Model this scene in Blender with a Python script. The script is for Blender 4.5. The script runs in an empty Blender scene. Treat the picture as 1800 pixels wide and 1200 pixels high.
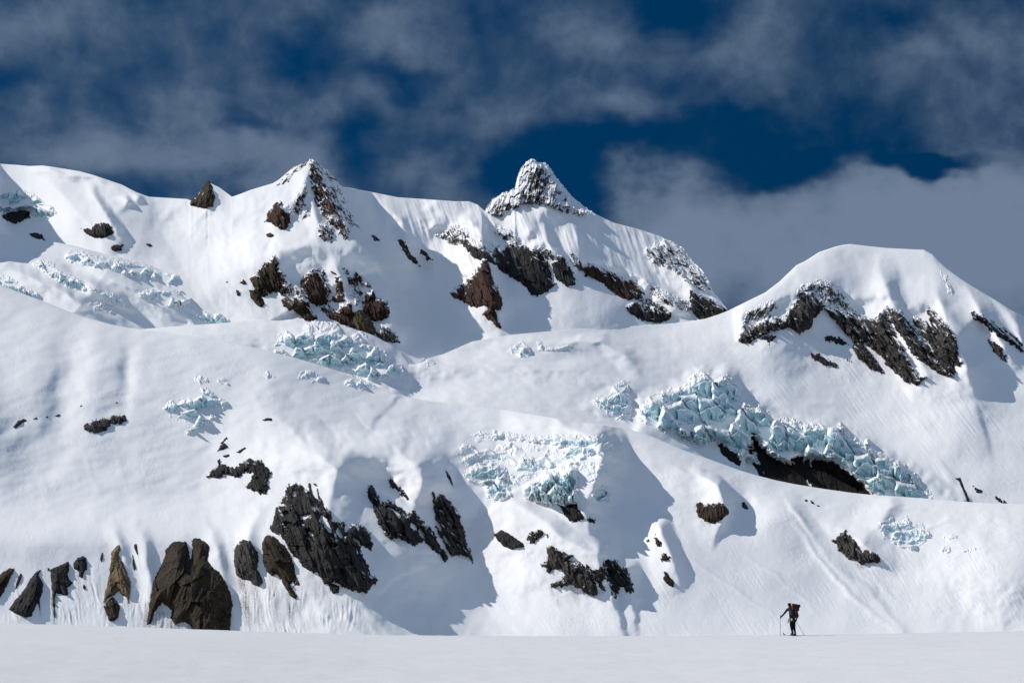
import bpy, math
import numpy as np
# ------------------------------------------------------------------ basics
F = 3500.0                      # focal length in photo pixels (70 mm lens on 36 mm)
PITCH = math.atan(467.0/3500.0)
CT, ST = math.cos(PITCH), math.sin(PITCH)
EYE = 1.65
D0 = 1200.0                     # metres to the foot of the first slope
scene = bpy.context.scene
COL = scene.collection

def world(u, v, Z):
    """photo direction + log-depth -> world point"""
    d = D0*np.exp(Z/F)
    x = (u-900.0)/F; y = (600.0-v)/F
    return np.stack([x*d, (CT-y*ST)*d, EYE+(ST+y*CT)*d], -1)

def _h(ix, iy, seed):
    h = (ix.astype(np.int64)*374761393 + iy.astype(np.int64)*668265263 + seed*1442695041) & 0xffffffff
    h = ((h ^ (h >> 13))*1274126177) & 0xffffffff
    h = ((h ^ (h >> 15))*2246822519) & 0xffffffff
    return h ^ (h >> 16)
def hash01(ix, iy, seed):
    return (_h(ix, iy, seed) & 0xffffff)/float(0xffffff)
def perlin(x, y, seed=0):
    ix = np.floor(x); iy = np.floor(y); fx = x-ix; fy = y-iy
    ix = ix.astype(np.int64); iy = iy.astype(np.int64)
    sx = fx*fx*fx*(fx*(fx*6-15)+10); sy = fy*fy*fy*(fy*(fy*6-15)+10)
    def g(a, b, dx, dy):
        t = hash01(a, b, seed)*6.2831853
        return np.cos(t)*dx+np.sin(t)*dy
    a = g(ix, iy, fx, fy); b = g(ix+1, iy, fx-1, fy)
    c = g(ix, iy+1, fx, fy-1); d = g(ix+1, iy+1, fx-1, fy-1)
    return 1.5*((a+(b-a)*sx)*(1-sy)+(c+(d-c)*sx)*sy)
def fbm(x, y, octv=4, seed=0, gain=.5, lac=2.03):
    s = 0; a = 1.0
    for i in range(octv):
        s = s+a*perlin(x, y, seed+i*17); x = x*lac+5.3; y = y*lac+9.1; a *= gain
    return s
def ridged(x, y, octv=4, seed=0, gain=.5):
    s = 0; a = 1.0
    for i in range(octv):
        s = s+a*(1-2*np.abs(perlin(x, y, seed+i*31))); x = x*2.1+3.7; y = y*2.1+1.3; a *= gain
    return s
def worley(x, y, seed=0, jit=.95):
    """F1, F2, offset to nearest feature, two random numbers of the cell"""
    ix = np.floor(x).astype(np.int64); iy = np.floor(y).astype(np.int64)
    f1 = np.full(x.shape, 9.); f2 = np.full(x.shape, 9.)
    ox = np.zeros(x.shape); oy = np.zeros(x.shape); r1 = np.zeros(x.shape); r2 = np.zeros(x.shape); r3 = np.zeros(x.shape)
    for i in (-1, 0, 1):
        for j in (-1, 0, 1):
            a = ix+i; b = iy+j
            px = a+.5+jit*(hash01(a, b, seed)-.5); py = b+.5+jit*(hash01(a, b, seed+7)-.5)
            dx = x-px; dy = y-py; d = np.hypot(dx, dy)
            m = d < f1
            f2 = np.where(m, f1, np.minimum(f2, d))
            f1 = np.where(m, d, f1); ox = np.where(m, dx, ox); oy = np.where(m, dy, oy)
            r1 = np.where(m, hash01(a, b, seed+11), r1); r2 = np.where(m, hash01(a, b, seed+13), r2); r3 = np.where(m, hash01(a, b, seed+19), r3)
    return f1, f2, ox, oy, r1, r2, r3
def facets(x, y, seed=0, tilt=1.0):
    """broken-rock relief: every cell a tilted plane with its own height"""
    f1, f2, ox, oy, r1, r2, r3 = worley(x, y, seed)
    return (r3-.5)*.9 + tilt*((r1-.5)*2*ox+(r2-.5)*2*oy)
def sstep(a, b, x):
    t = np.clip((x-a)/(b-a), 0, 1); return t*t*(3-2*t)
def interp(u, pts):
    p = np.array(pts, float); return np.interp(u, p[:, 0], p[:, 1])

def polydist(u, v, pts):
    """distance to a polyline, side (+ = left of its direction), parameter along it"""
    P = np.array(pts, float)
    best = np.full(u.shape, 1e9); side = np.zeros(u.shape); par = np.zeros(u.shape)
    for i in range(len(P)-1):
        ax, ay = P[i, 0], P[i, 1]; dx, dy = P[i+1, 0]-ax, P[i+1, 1]-ay
        L2 = dx*dx+dy*dy+1e-9
        t = np.clip(((u-ax)*dx+(v-ay)*dy)/L2, 0, 1)
        qx = u-ax-t*dx; qy = v-ay-t*dy
        d = np.hypot(qx, qy); c = dx*qy-dy*qx
        m = d < best
        best = np.where(m, d, best); side = np.where(m, c, side); par = np.where(m, i+t, par)
    return best, side, par
def inpoly(u, v, pts):
    P = np.array(pts, float); ins = np.zeros(u.shape, bool); n = len(P)
    for i in range(n):
        x1, y1 = P[i]; x2, y2 = P[(i+1) % n]
        if y1 == y2: continue
        c = ((y1 > v) != (y2 > v)) & (u < (x2-x1)*(v-y1)/(y2-y1)+x1)
        ins ^= c
    return ins
def sdpoly(u, v, pts):
    d, _, _ = polydist(u, v, list(pts)+[pts[0]])
    return np.where(inpoly(u, v, pts), d, -d)

# ------------------------------------------------------------------ relief strokes (px of relief towards the viewer)
def ridge(pts, wl, wr, p=1.4, soft=0.0):
    """pts: (u, v, h); wl/wr: reach of the left and the right flank"""
    P = np.array(pts, float); m = max(wl, wr)
    def f(u, v):
        out = np.zeros(u.shape)
        b = (u > P[:, 0].min()-m) & (u < P[:, 0].max()+m) & (v > P[:, 1].min()-m) & (v < P[:, 1].max()+m)
        if not b.any(): return out
        uu = u[b]; vv = v[b]
        d, s, t = polydist(uu, vv, P[:, :2])
        h = np.interp(t, np.arange(len(P)), P[:, 2])
        # soft left/right change-over so the widths blend beyond the ends
        w = np.where(s > 0, wl, wr)
        x = np.clip(d/w, 0, 1)
        prof = (1-x)**p*(1-soft)+(1-x*x*(3-2*x))*soft
        out[b] = h*prof
        return out
    return f
def bump(cu, cv, ru, rv, h, rot=0, p=2.0):
    c, s = math.cos(math.radians(rot)), math.sin(math.radians(rot))
    def f(u, v):
        a = ((u-cu)*c+(v-cv)*s)/ru; b = (-(u-cu)*s+(v-cv)*c)/rv
        return h*np.exp(-np.power(a*a+b*b, p/2.0))
    return f
def area(pts, h, w, inset=0.0, amp=0.0, sc=20):
    """raised or sunk polygon with flank width w"""
    P = np.array(pts, float)
    def f(u, v):
        out = np.zeros(u.shape)
        m = w+abs(inset)+8
        b = (u > P[:, 0].min()-m) & (u < P[:, 0].max()+m) & (v > P[:, 1].min()-m) & (v < P[:, 1].max()+m)
        if not b.any(): return out
        d = sdpoly(u[b], v[b], pts)-inset
        if amp: d = d+amp*fbm(u[b]/sc, v[b]/sc, 3, 77)
        out[b] = h*sstep(-w, w, d)
        return out
    return f

# ------------------------------------------------------------------ meshes
def grid_mesh(name, P, mask=None, smooth=True, attrs=None, mat=None, parent=None):
    nr, nc, _ = P.shape
    idx = np.arange(nr*nc).reshape(nr, nc)
    q = np.stack([idx[:-1, :-1], idx[1:, :-1], idx[1:, 1:], idx[:-1, 1:]], -1).reshape(-1, 4)
    if mask is not None:
        q = q[mask.reshape(-1)]
    used = np.unique(q); remap = np.zeros(nr*nc, np.int64); remap[used] = np.arange(len(used))
    q = remap[q]; V = P.reshape(-1, 3)[used]
    origin = V.mean(0) if len(V) else np.zeros(3)
    me = bpy.data.meshes.new(name)
    me.vertices.add(len(V)); me.vertices.foreach_set('co', (V-origin).astype(np.float32).ravel())
    me.loops.add(q.size); me.loops.foreach_set('vertex_index', q.astype(np.int32).ravel())
    me.polygons.add(len(q)); me.polygons.foreach_set('loop_start', np.arange(0, q.size, 4, dtype=np.int32))
    me.polygons.foreach_set('use_smooth', np.full(len(q), smooth))
    me.update(calc_edges=True)
    for k, a in (attrs or {}).items():
        at = me.attributes.new(k, 'FLOAT', 'POINT')
        at.data.foreach_set('value', a.reshape(-1)[used].astype(np.float32))
    o = bpy.data.objects.new(name, me); o.location = origin
    if mat: me.materials.append(mat)
    COL.objects.link(o)
    if parent: o.parent = parent; o.matrix_parent_inverse = parent.matrix_world.inverted()
    return o
def tag(o, label=None, cat=None, group=None, kind=None):
    if label: o['label'] = label
    if cat: o['category'] = cat
    if group: o['group'] = group
    if kind: o['kind'] = kind
    return o
# ------------------------------------------------------------------ terrain sheets
class Sheet:
    def __init__(s, top, bot, base, strokes, noise, nr, roll=None, u0=-160, u1=1960, du=1.4):
        s.u = np.arange(u0, u1+du, du); s.nr = nr
        s.top = interp(s.u, top); s.bot = interp(s.u, bot)
        if callable(noise): pass
        s.edge = 1.2*fbm(s.u/23, s.u*0+3.3, 3, 5)*.5
        t = np.linspace(0, 1, nr)[:, None]
        s.t = t
        s.U = np.repeat(s.u[None], nr, 0)
        s.V = s.top[None]+(s.bot-s.top)[None]*t
        Z = base(s.U, s.V)
        if roll:
            w = interp(s.u, roll[0])[None]; a = interp(s.u, roll[1])[None]
            x = np.clip(1-(s.V-s.top[None])/w, 0, 1)
            Z = Z+a*(1-np.sqrt(1-x*x*.98))
        WU = s.U+5*fbm(s.U/48+1.7, s.V/48, 3, 201)+1.2*perlin(s.U/9, s.V/9, 203); WV = s.V+5*fbm(s.U/48, s.V/48+4.2, 3, 202)+1.2*perlin(s.U/9+.5, s.V/9, 204)
        R = np.zeros(s.U.shape)
        for f in strokes: R = R+f(WU, WV)
        for r_ in (2, 2, 1):
            k = 2*r_+1
            Rp = np.pad(R, ((0, 0), (r_, r_)), mode='edge'); R = sum(Rp[:, i:i+s.U.shape[1]] for i in range(k))/k
            Rp = np.pad(R, ((r_, r_), (0, 0)), mode='edge'); R = sum(Rp[i:i+nr] for i in range(k))/k
        Z = Z-R
        Z = Z-noise(s.U, s.V)
        s.Zg = Z
    def Z(s, u, v):
        fu = np.clip((u-s.u[0])/(s.u[1]-s.u[0]), 0, len(s.u)-1.001)
        i = fu.astype(int); a = fu-i
        def col(k):
            t = np.clip((v-s.top[k])/(s.bot[k]-s.top[k]), 0, 1)*(s.nr-1)
            j = np.minimum(t.astype(int), s.nr-2); b = t-j
            return s.Zg[j, k]*(1-b)+s.Zg[j+1, k]*b
        return col(i)*(1-a)+col(np.minimum(i+1, len(s.u)-1))*a
    def topv(s, u): return np.interp(u, s.u, s.top)
    def mesh(s, name, mat, attrs=None, back=6, bk=14.0, bd=9.0):
        U, V, Z = s.U, s.V, s.Zg
        bu = []; bv = []; bz = []
        for k in range(back, 0, -1):
            bu.append(s.u); bv.append(s.top+bd*k**1.35); bz.append(Z[0]+bk*k**1.3)
        P = world(np.vstack([np.array(bu), U]), np.vstack([np.array(bv), V]), np.vstack([np.array(bz), Z]))
        at = {}
        for k, f in (attrs or {}).items():
            a = f(U, V); at[k] = np.vstack([np.zeros((back, U.shape[1])), a])
        return grid_mesh(name, P, None, True, at, mat)

def slopes(v_ref, zref, cots):
    """depth from a slope field: cots = [(v, cot)...] integrated upward from v_ref"""
    vs = np.arange(150, 1200, 2.0); c = interp(vs, cots)
    I = np.concatenate([[0], np.cumsum((c[1:]+c[:-1])*.5*2.0)])
    I = I-np.interp(v_ref, vs, I)
    return lambda U, V: zref-np.interp(V, vs, I)

SHIFT = [(-160,0),(1960,0)]
def shift(U): return interp(U, SHIFT)
# ---- main range
TOP_MT = [(-160,300),(0,288),(30,290),(52,292),(75,291),(90,293),(115,297),(140,301),(165,308),(180,313),(215,325),(240,338),(262,346),(330,350),(336,353),(345,346),(357,330),(365,319.5),(372,323),(385,329),(400,340),(408,346),(425,340),(440,334),(480,322),(490,316),(510,299),(528,289),(541,284),(548,280),(553,283),(560,291),(575,300),(588,313),(598,327),(640,335),(700,347),(760,351),(800,354),(825,354),(840,360),(852,371),(866,352),(880,343),(892,339),(905,333),(908,318),(912,305),(918,295),(925,285),(935,281),(942,284),(948,288),(957,286),(963,292),(968,299),(976,311),(985,322),(1005,345),(1030,366),(1050,378),(1080,392),(1120,402),(1160,415),(1190,430),(1200,437),(1212,455),(1230,472),(1240,485),(1248,500),(1252,512),(1262,522),(1280,546),(1330,600),(1960,640)]
BOT_MT = [(-160,520),(0,520),(250,520),(400,600),(700,660),(1000,640),(1230,605),(1280,600),(1340,625),(1960,660)]
def base_mt(U, V):
    z = slopes(575, 1010, [(150,1.7),(575,1.7),(600,2.2),(700,2.6)])(U, V)
    z = z + 120*sstep(250, -60, U) + 40*sstep(1050, 1300, U) + 80*sstep(1275, 1320, U)
    return z+shift(U)
ST_MT = [
 # left: shaded hollow and its snow rib
 ridge([(-90,230,300),(-66,300,330),(-50,380,300),(-20,470,180)], 80, 62, 1.2),
 ridge([(60,290,0),(100,330,20),(140,380,26),(180,420,10)], 50, 40, 1.4, .4),
 bump(40,380,60,60,-30,25),
 ridge([(150,320,0),(180,365,34),(196,392,40),(215,420,20),(225,436,0)], 46, 14, 1.3),
 ridge([(205,350,4),(222,348,20),(229,356,24),(222,366,6)], 30, 7, 1.3),
 ridge([(236,338,6),(246,344,18),(256,352,0)], 26, 6, 1.4),
 ridge([(60,296,6),(90,303,14),(130,307,16),(170,313,14),(200,322,4)], 12, 12, 1.2),
 bump(330,430,120,55,-40,15),
 bump(300,500,120,40,18,0),
 # little rock pillar
 ridge([(366,318,26),(368,340,26),(364,362,10),(362,380,0)], 30, 30, 1.1),
 # first summit with its ribs
 ridge([(548,270,190),(556,300,200),(575,340,195),(600,385,180),(630,425,165),(672,465,140),(680,520,110),(695,570,80),(710,610,40)], 290, 70, 1.2),
 ridge([(548,280,26),(537,322,30),(520,350,30),(495,372,26),(480,402,8)], 60, 22, 1.2),
 ridge([(545,330,8),(550,360,16),(558,385,20),(566,405,10)], 24, 12, 1.2),
 # snow roll and buttress under it
 ridge([(360,505,6),(410,485,26),(450,455,40),(500,436,46),(560,430,50),(620,440,44),(690,468,10)], 70, 70, 1.6, .5),
 ridge([(486,446,8),(492,480,26),(505,505,18)], 24, 16, 1.3),
 ridge([(520,500,6),(530,520,18),(545,555,10)], 24, 16, 1.3),
 ridge([(590,455,6),(600,490,30),(612,530,30),(640,560,10)], 34, 22, 1.3),
 ridge([(632,470,6),(650,500,26),(672,525,30),(690,560,26),(704,600,10)], 34, 24, 1.3),
 # shaded basin right of it
 bump(750,510,70,110,-80,-20),
 # snow ribs from the crest
 ridge([(668,352,10),(700,385,34),(712,420,34),(745,450,26),(800,475,16)], 18, 90, 1.3),
 ridge([(728,358,0),(742,385,14),(752,410,6)], 30, 22, 1.5),
 ridge([(815,372,2),(830,395,16),(842,420,8)], 36, 12, 1.4),
 # spike
 ridge([(855,446,90),(858,480,95),(870,530,70),(882,578,20)], 80, 34, 1.0),
 # big summit tower on its shoulder
 ridge([(940,270,56),(945,320,60),(965,360,52),(1000,385,20)], 80, 62, 1.05),
 ridge([(870,345,10),(900,360,26),(930,390,14)], 40, 26, 1.3),
 # shoulder, its ribs and the cliff band
 ridge([(950,392,0),(962,420,26),(985,450,26),(1000,480,6)], 46, 12, 1.4),
 ridge([(1000,385,0),(1015,420,18),(1022,455,8)], 40, 13, 1.4),
 ridge([(905,385,0),(930,410,18),(945,440,10)], 40, 16, 1.4),
 area([(760,395),(815,395),(870,412),(930,425),(975,452),(1010,470),(1060,470),(1130,500),(1180,540),(1290,560),(1290,330),(760,330)], 26, 18, 0, 8, 24),
 ridge([(1050,378,30),(1160,415,46),(1200,437,50),(1235,480,46),(1260,530,30)], 190, 34, 1.4),
 ridge([(1130,430,4),(1170,460,20),(1215,500,20),(1240,540,6)], 30, 24, 1.3),
 ridge([(1100,470,0),(1140,500,14),(1190,540,12)], 30, 20, 1.3),
 bump(1040,545,70,40,22,15), bump(900,560,50,30,-16,0),
]
def noise_mt(U, V):
    n = 4.5*fbm(U/80+3, V/80, 2, 11)+.7*fbm(U/22, V/40, 2, 15)+.16*fbm(U/4, V/7, 2, 19)
    flut = 1.8*ridged((U-.35*V)/17, V/110, 2, 23)*sstep(640, 760, U)*sstep(520, 470, V)
    return n+flut
# ---- left glacier tongue
TOP_L = [(-160,395),(0,410),(60,421),(100,426),(130,432),(180,445),(210,452),(250,464),(290,475),(330,492),(350,512),(375,534),(405,555),(430,563),(480,600),(1960,700)]
BOT_L = [(-160,560),(0,560),(120,590),(260,640),(480,700),(1960,900)]
def base_l(U, V):
    return slopes(580, 930, [(150,1.9),(1200,2.2)])(U, V)-40*sstep(250, 430, U)+.42*np.maximum(0, U+.8*(V-500)-170)+shift(U)
ST_L = [
 ridge([(-40,455,40),(40,478,56),(100,505,56),(160,545,36),(260,590,0)], 70, 20, 1.5),
 ridge([(40,450,4),(110,478,34),(160,500,40),(205,525,24)], 46, 16, 1.5),
 ridge([(110,440,4),(200,470,30),(270,500,36),(320,530,40),(400,568,14)], 40, 18, 1.4),
 ridge([(150,475,2),(230,505,34),(270,525,34),(330,560,10)], 44, 18, 1.5),
 ridge([(130,520,4),(170,515,16),(230,545,10)], 14, 26, 1.4),
 bump(330,490,22,10,10,35),
]
def noise_l(U, V):
    return 6*fbm(U/80+3, (V-.4*U)/34, 2, 41)+.7*fbm(U/18, V/12, 2, 45)+.15*fbm(U/4, V/4, 2, 49)
# ---- middle glacier and right mountain
TOP_M = [(-160,600),(200,592),(240,579),(290,575),(330,572),(400,567),(440,561),(480,557),(520,558),(545,560),(562,561),(600,568),(640,580),(664,592),(690,606),(706,620),(718,640),(735,640),(750,630),(780,622),(830,600),(900,588),(1010,578),(1100,574),(1200,567),(1240,560),(1262,553),(1280,546),(1310,531),(1345,514),(1370,495),(1400,466),(1415,459),(1440,443),(1455,438),(1470,433),(1485,430),(1495,429),(1530,433),(1560,436),(1600,438),(1625,439),(1640,447),(1650,458),(1665,472),(1690,490),(1715,506),(1740,521),(1755,530),(1775,543),(1800,557),(1900,610),(1960,640)]
BOT_M = [(-160,640),(200,640),(400,640),(560,668),(640,694),(690,716),(760,728),(850,739),(950,755),(1050,772),(1150,800),(1270,855),(1400,890),(1530,905),(1800,915),(1960,920)]
def base_m(U, V):
    a = slopes(575, 1000, [(150,1.7),(560,1.9),(590,2.6),(640,3.0),(720,2.6),(1200,2.4)])(U, V)
    b = slopes(575, 985, [(150,3.2),(470,2.8),(520,1.8),(560,1.6),(640,1.7),(720,1.9),(800,2.0),(1200,2.0)])(U, V)
    k = sstep(1100, 1330, U)
    return a*(1-k)+b*k-45*sstep(560, 300, U)+shift(U)
ST_M = [
 # snow dome of the saddle
 ridge([(240,600,10),(420,590,40),(560,590,70),(630,600,80),(665,625,70),(690,660,30)], 60, 50, 1.5, .8),
 bump(590,600,70,40,40,25),
 ridge([(780,625,0),(850,632,4),(930,628,4),(1000,640,0)], 8, 6, 1.3), ridge([(520,640,0),(540,632,5),(570,645,0)], 8, 6, 1.2), ridge([(870,640,0),(990,652,3),(1080,665,0)], 8, 6, 1.3), ridge([(1020,600,0),(1050,598,8),(1070,604,0)], 10, 6), ridge([(1395,715,0),(1440,708,3),(1480,712,4),(1520,722,0)], 7, 7, 1.2), ridge([(1310,720,0),(1360,712,4),(1420,728,3),(1460,745,0)], 6, 6, 1.2), ridge([(1640,800,0),(1670,830,5),(1685,850,0)], 14, 6),
 # rolling glacier between
 ridge([(640,650,0),(720,650,8),(800,640,14),(900,640,16),(1010,655,16),(1100,680,20),(1200,700,0)], 30, 26, 1.5, .6),
 ridge([(880,605,6),(1000,600,22),(1060,600,26),(1100,620,26),(1120,645,10)], 30, 16, 1.4, .3),
 ridge([(740,640,10),(752,632,14),(768,640,0)], 14, 16, 1.2),
 bump(730,690,90,26,-24,-10),
 # ice edge of the glacier right of the middle
 area([(1030,712),(1085,675),(1110,690),(1108,735),(1060,735)], 10, 12, 0, 4, 16),
 area([(1118,735),(1128,708),(1150,690),(1200,672),(1230,652),(1282,654),(1305,690),(1340,712),(1380,735),(1450,742),(1500,765),(1560,798),(1620,838),(1700,885),(1700,960),(1150,960),(1118,790)], 30, 15, 0, 5, 16),
 area([(1325,768),(1345,795),(1385,812),(1400,806),(1445,803),(1475,820),(1515,846),(1535,868),(1560,900),(1300,900),(1310,800)], -46, 5),
 # right mountain
 ridge([(1440,440,30),(1450,480,50),(1435,520,50),(1380,570,30),(1310,640,0)], 190, 90, 1.4, .8),
 ridge([(1540,445,0),(1557,500,44),(1570,540,44),(1610,620,36),(1640,680,0)], 70, 30, 1.4),
 ridge([(1650,480,10),(1655,540,50),(1675,590,84),(1700,645,84),(1715,700,20)], 120, 60, 1.3),
 ridge([(1700,500,6),(1725,550,44),(1765,610,40),(1790,650,0)], 40, 26, 1.3),
 ridge([(1750,530,6),(1790,570,14),(1820,620,0)], 30, 24, 1.3),
 area([(1300,590),(1310,560),(1390,525),(1440,500),(1500,530),(1560,530),(1600,545),(1640,535),(1690,600),(1720,560),(1800,600),(1800,360),(1300,360)], 22, 14, 0, 5, 20),
 bump(1500,700,150,60,-30,20),
 bump(1680,760,80,60,18,30),
 ridge([(1310,700,0),(1400,722,3),(1490,732,0)], 14, 14, 1.5),
]
def noise_m(U, V):
    g = 4*fbm(U/100+3, V/60, 2, 61)+.35*fbm(U/16, V/16, 2, 65)+.12*fbm(U/4, V/4, 2, 69)
    st = np.clip(.5+fbm(U/70, V/70, 2, 77), 0, 1.2)*(.34*ridged((U-.75*V)/9, (V+.75*U)/120, 3, 73)+.3*perlin((U-.75*V)/3, (V+U)/40, 74))*sstep(1200, 1400, U)*sstep(560, 640, V)
    sas = np.clip(.15+fbm(U/80+7, V/40, 2, 107), 0, 1)*(.45*ridged((U+.4*V)/18, (V-.25*U)/5, 3, 108)+.2*fbm(U/3, V/2.4, 2, 109))
    return g+st+sas+2.6*fbm((U+.5*V)/46, (V-.2*U)/19, 2, 110)*sstep(1350, 1150, U)*sstep(575, 610, V)
# ---- front slope
TOP_F = [(-160,470),(0,500),(30,512),(60,523),(90,535),(115,545),(145,556),(170,563),(200,571),(225,576),(260,580),(300,586),(350,592),(400,600),(440,609),(480,619),(520,629),(560,641),(600,654),(640,669),(665,681),(690,692),(720,699),(760,705),(820,712),(850,716),(900,722),(950,730),(1000,739),(1050,745),(1100,752),(1150,768),(1200,790),(1240,804),(1270,815),(1300,826),(1330,835),(1365,844),(1400,851),(1450,859),(1500,866),(1530,869),(1560,871),(1620,875),(1690,881),(1740,884),(1800,886),(1960,888)]
BOT_F = [(-160,1150),(1960,1150)]
def base_f(U, V):
    a = slopes(1118, 0, [(150,2.6),(640,1.9),(720,1.5),(860,1.5),(900,2.3),(930,2.2),(960,1.2),(1200,1.1)])(U, V)
    b = slopes(1118, 0, [(150,2.4),(720,2.4),(800,1.8),(1000,1.4),(1060,1.5),(1200,2.2)])(U, V)
    c = slopes(1118, 0, [(150,2.2),(880,1.9),(960,1.4),(1040,1.4),(1090,2.0),(1200,2.6)])(U, V)
    k = sstep(450, 720, U); m = sstep(1150, 1500, U)
    return (a*(1-k)+b*k)*(1-m)+c*m
ST_F = [
 # left dome flutes
 bump(110,690,28,90,-16,8), bump(224,660,12,60,-9,6), bump(60,690,40,80,10,8), bump(170,650,30,80,10,6),
 bump(-70,760,110,90,70,0), bump(60,800,50,60,-10,0), bump(330,780,120,60,-10,-10),
 # shelf roll above the rock row
 ridge([(-100,950,6),(60,945,7),(200,930,8),(330,920,8),(430,915,6),(480,890,0)], 60, 50, 1.4, 1),
 bump(0,770,70,90,-22,0), bump(140,900,160,30,-3,0),
 # ribs of the rock row
 ridge([(250,935,8),(262,985,20),(270,1050,10)], 34, 16, 1.3), 
 ridge([(372,935,8),(385,975,18),(400,1040,10)], 40, 16, 1.3),
 ridge([(452,905,8),(440,945,16),(445,1000,8)], 26, 20, 1.3),
 ridge([(205,930,6),(215,970,14),(232,1030,8)], 26, 16, 1.3),
 # centre knoll with its long shaded right side
 ridge([(430,800,0),(520,800,30),(600,800,60),(700,800,60),(760,835,40)], 60, 50, 1.5, 1),
 ridge([(620,790,50),(590,825,115),(580,900,135),(600,980,120),(640,1060,80),(700,1130,40)], 230, 170, 1.3),
 ridge([(700,790,30),(735,818,72),(740,850,70),(725,900,56),(715,970,36),(740,1050,6)], 90, 110, 1.25),
 bump(690,960,30,60,8,-30), bump(760,1050,60,20,-8,-30),
 bump(830,1010,80,110,-60,-30),
 # long right-hand ridge with ice on its left side
 ridge([(880,728,0),(980,742,60),(1050,768,110),(1066,800,120),(1050,850,110),(1030,900,80),(1050,960,50)], 210, 46, 1.25),
 bump(1110,880,50,70,-30,-35),
 ridge([(870,850,10),(930,900,26),(1000,950,34),(1060,975,44),(1100,1000,44),(1110,1050,20)], 90, 26, 1.2),
 bump(960,1060,120,40,-20,0),
 ridge([(1130,905,0),(1160,925,40),(1180,980,36),(1200,1040,0)], 46, 24, 1.3),
 # rock knob right of it
 ridge([(1225,835,10),(1262,850,50),(1280,890,56),(1268,925,20)], 50, 14, 1.2),
 bump(1310,890,30,36,-24,0),
 # gully and right bump
 ridge([(1380,850,0),(1400,900,10),(1450,970,10),(1530,1060,0)], 90, 20, 1.3),
 bump(1420,940,40,70,-14,-35),
 ridge([(1560,868,6),(1570,890,18),(1545,925,18),(1560,950,4)], 50, 20, 1.3),
 ridge([(1470,925,4),(1520,955,20),(1560,990,8)], 30, 26, 1.3),
 bump(1800,990,150,110,90,10),
 ridge([(560,1062,0.0),(575,1080,2.2),(598,1108,2.2),(606,1120,0.0)], 4, 4, 1.0),
 ridge([(590,1060,0.0),(612,1085,2.0),(640,1118,1.5)], 4, 3, 1.0),
 ridge([(625,1078,0.0),(655,1100,2.0),(668,1118,1.0)], 4, 4, 1.0),
 ridge([(540,1066,0.0),(550,1090,2.0),(556,1118,1.0)], 4, 3, 1.0),
 ridge([(1000,905,0.0),(1040,950,3.0),(1080,1000,2.5),(1125,1050,2.0),(1180,1110,0.0)], 5, 5, 1.0),
 ridge([(1010,905,0.0),(1060,965,2.2),(1140,1050,2.0)], 4, 4, 1.0),
 ridge([(900,880,0.0),(915,920,2.0),(925,950,0.0)], 5, 4, 1.0),
 ridge([(1380,905,0.0),(1420,945,4.0),(1440,975,4.0),(1470,1015,4.0),(1530,1075,3.0),(1590,1112,0.0)], 9, 3, 1.0),
 ridge([(1395,880,0.0),(1410,915,4.0),(1440,960,0.0)], 6, 5, 1.0),
 ridge([(1370,860,0.0),(1390,890,4.0),(1420,920,0.0)], 5, 5, 1.0),
 ridge([(1180,955,0.0),(1240,1000,1.6),(1330,1060,1.6),(1400,1110,0.0)], 5, 4, 1.0),
 ridge([(1290,960,0.0),(1350,1000,1.8),(1420,1060,1.5),(1460,1100,0.0)], 5, 4, 1.0),
 ridge([(1500,995,0.0),(1530,1025,2.0),(1545,1050,0.0)], 5, 4, 1.0),
 ridge([(1520,1000,0.0),(1560,1040,2.0),(1580,1060,0.0)], 5, 4, 1.0),
 ridge([(1700,905,0.0),(1660,915,3.0),(1630,930,2.0),(1600,950,0.0)], 6, 5, 1.0),
 ridge([(1560,895,0.0),(1600,893,4.0),(1650,905,0.0)], 5, 6, 1.0),
 ridge([(800,752,0.0),(860,744,2.5),(960,748,3.0),(1050,760,2.0)], 5, 5, 1.0),
 ridge([(790,800,0.0),(810,790,3.0),(835,785,0.0)], 4, 5, 1.0),
 ridge([(800,815,0.0),(830,802,3.0),(870,797,3.0),(890,800,0.0)], 4, 5, 1.0),
 ridge([(140,770,0.0),(160,830,1.5),(180,880,0.0)], 6, 5, 1.0),
 ridge([(200,760,0.0),(215,830,1.5),(230,880,0.0)], 6, 5, 1.0),
 ridge([(300,880,0.0),(360,840,1.6),(400,815,0.0)], 5, 5, 1.0),
 ridge([(60,800,0.0),(80,860,1.5),(90,900,0.0)], 8, 6, 1.0),
 ridge([(440,760,0.0),(520,770,3.0),(600,790,4.0),(680,800,0.0)], 16, 12, 1.0),
 ridge([(560,700,0.0),(640,715,4.0),(720,750,5.0),(760,790,0.0)], 20, 14, 1.0),

 ridge([(1460,990,0),(1530,1040,6),(1590,1110,4)], 50, 10, 1.3),
]
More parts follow.
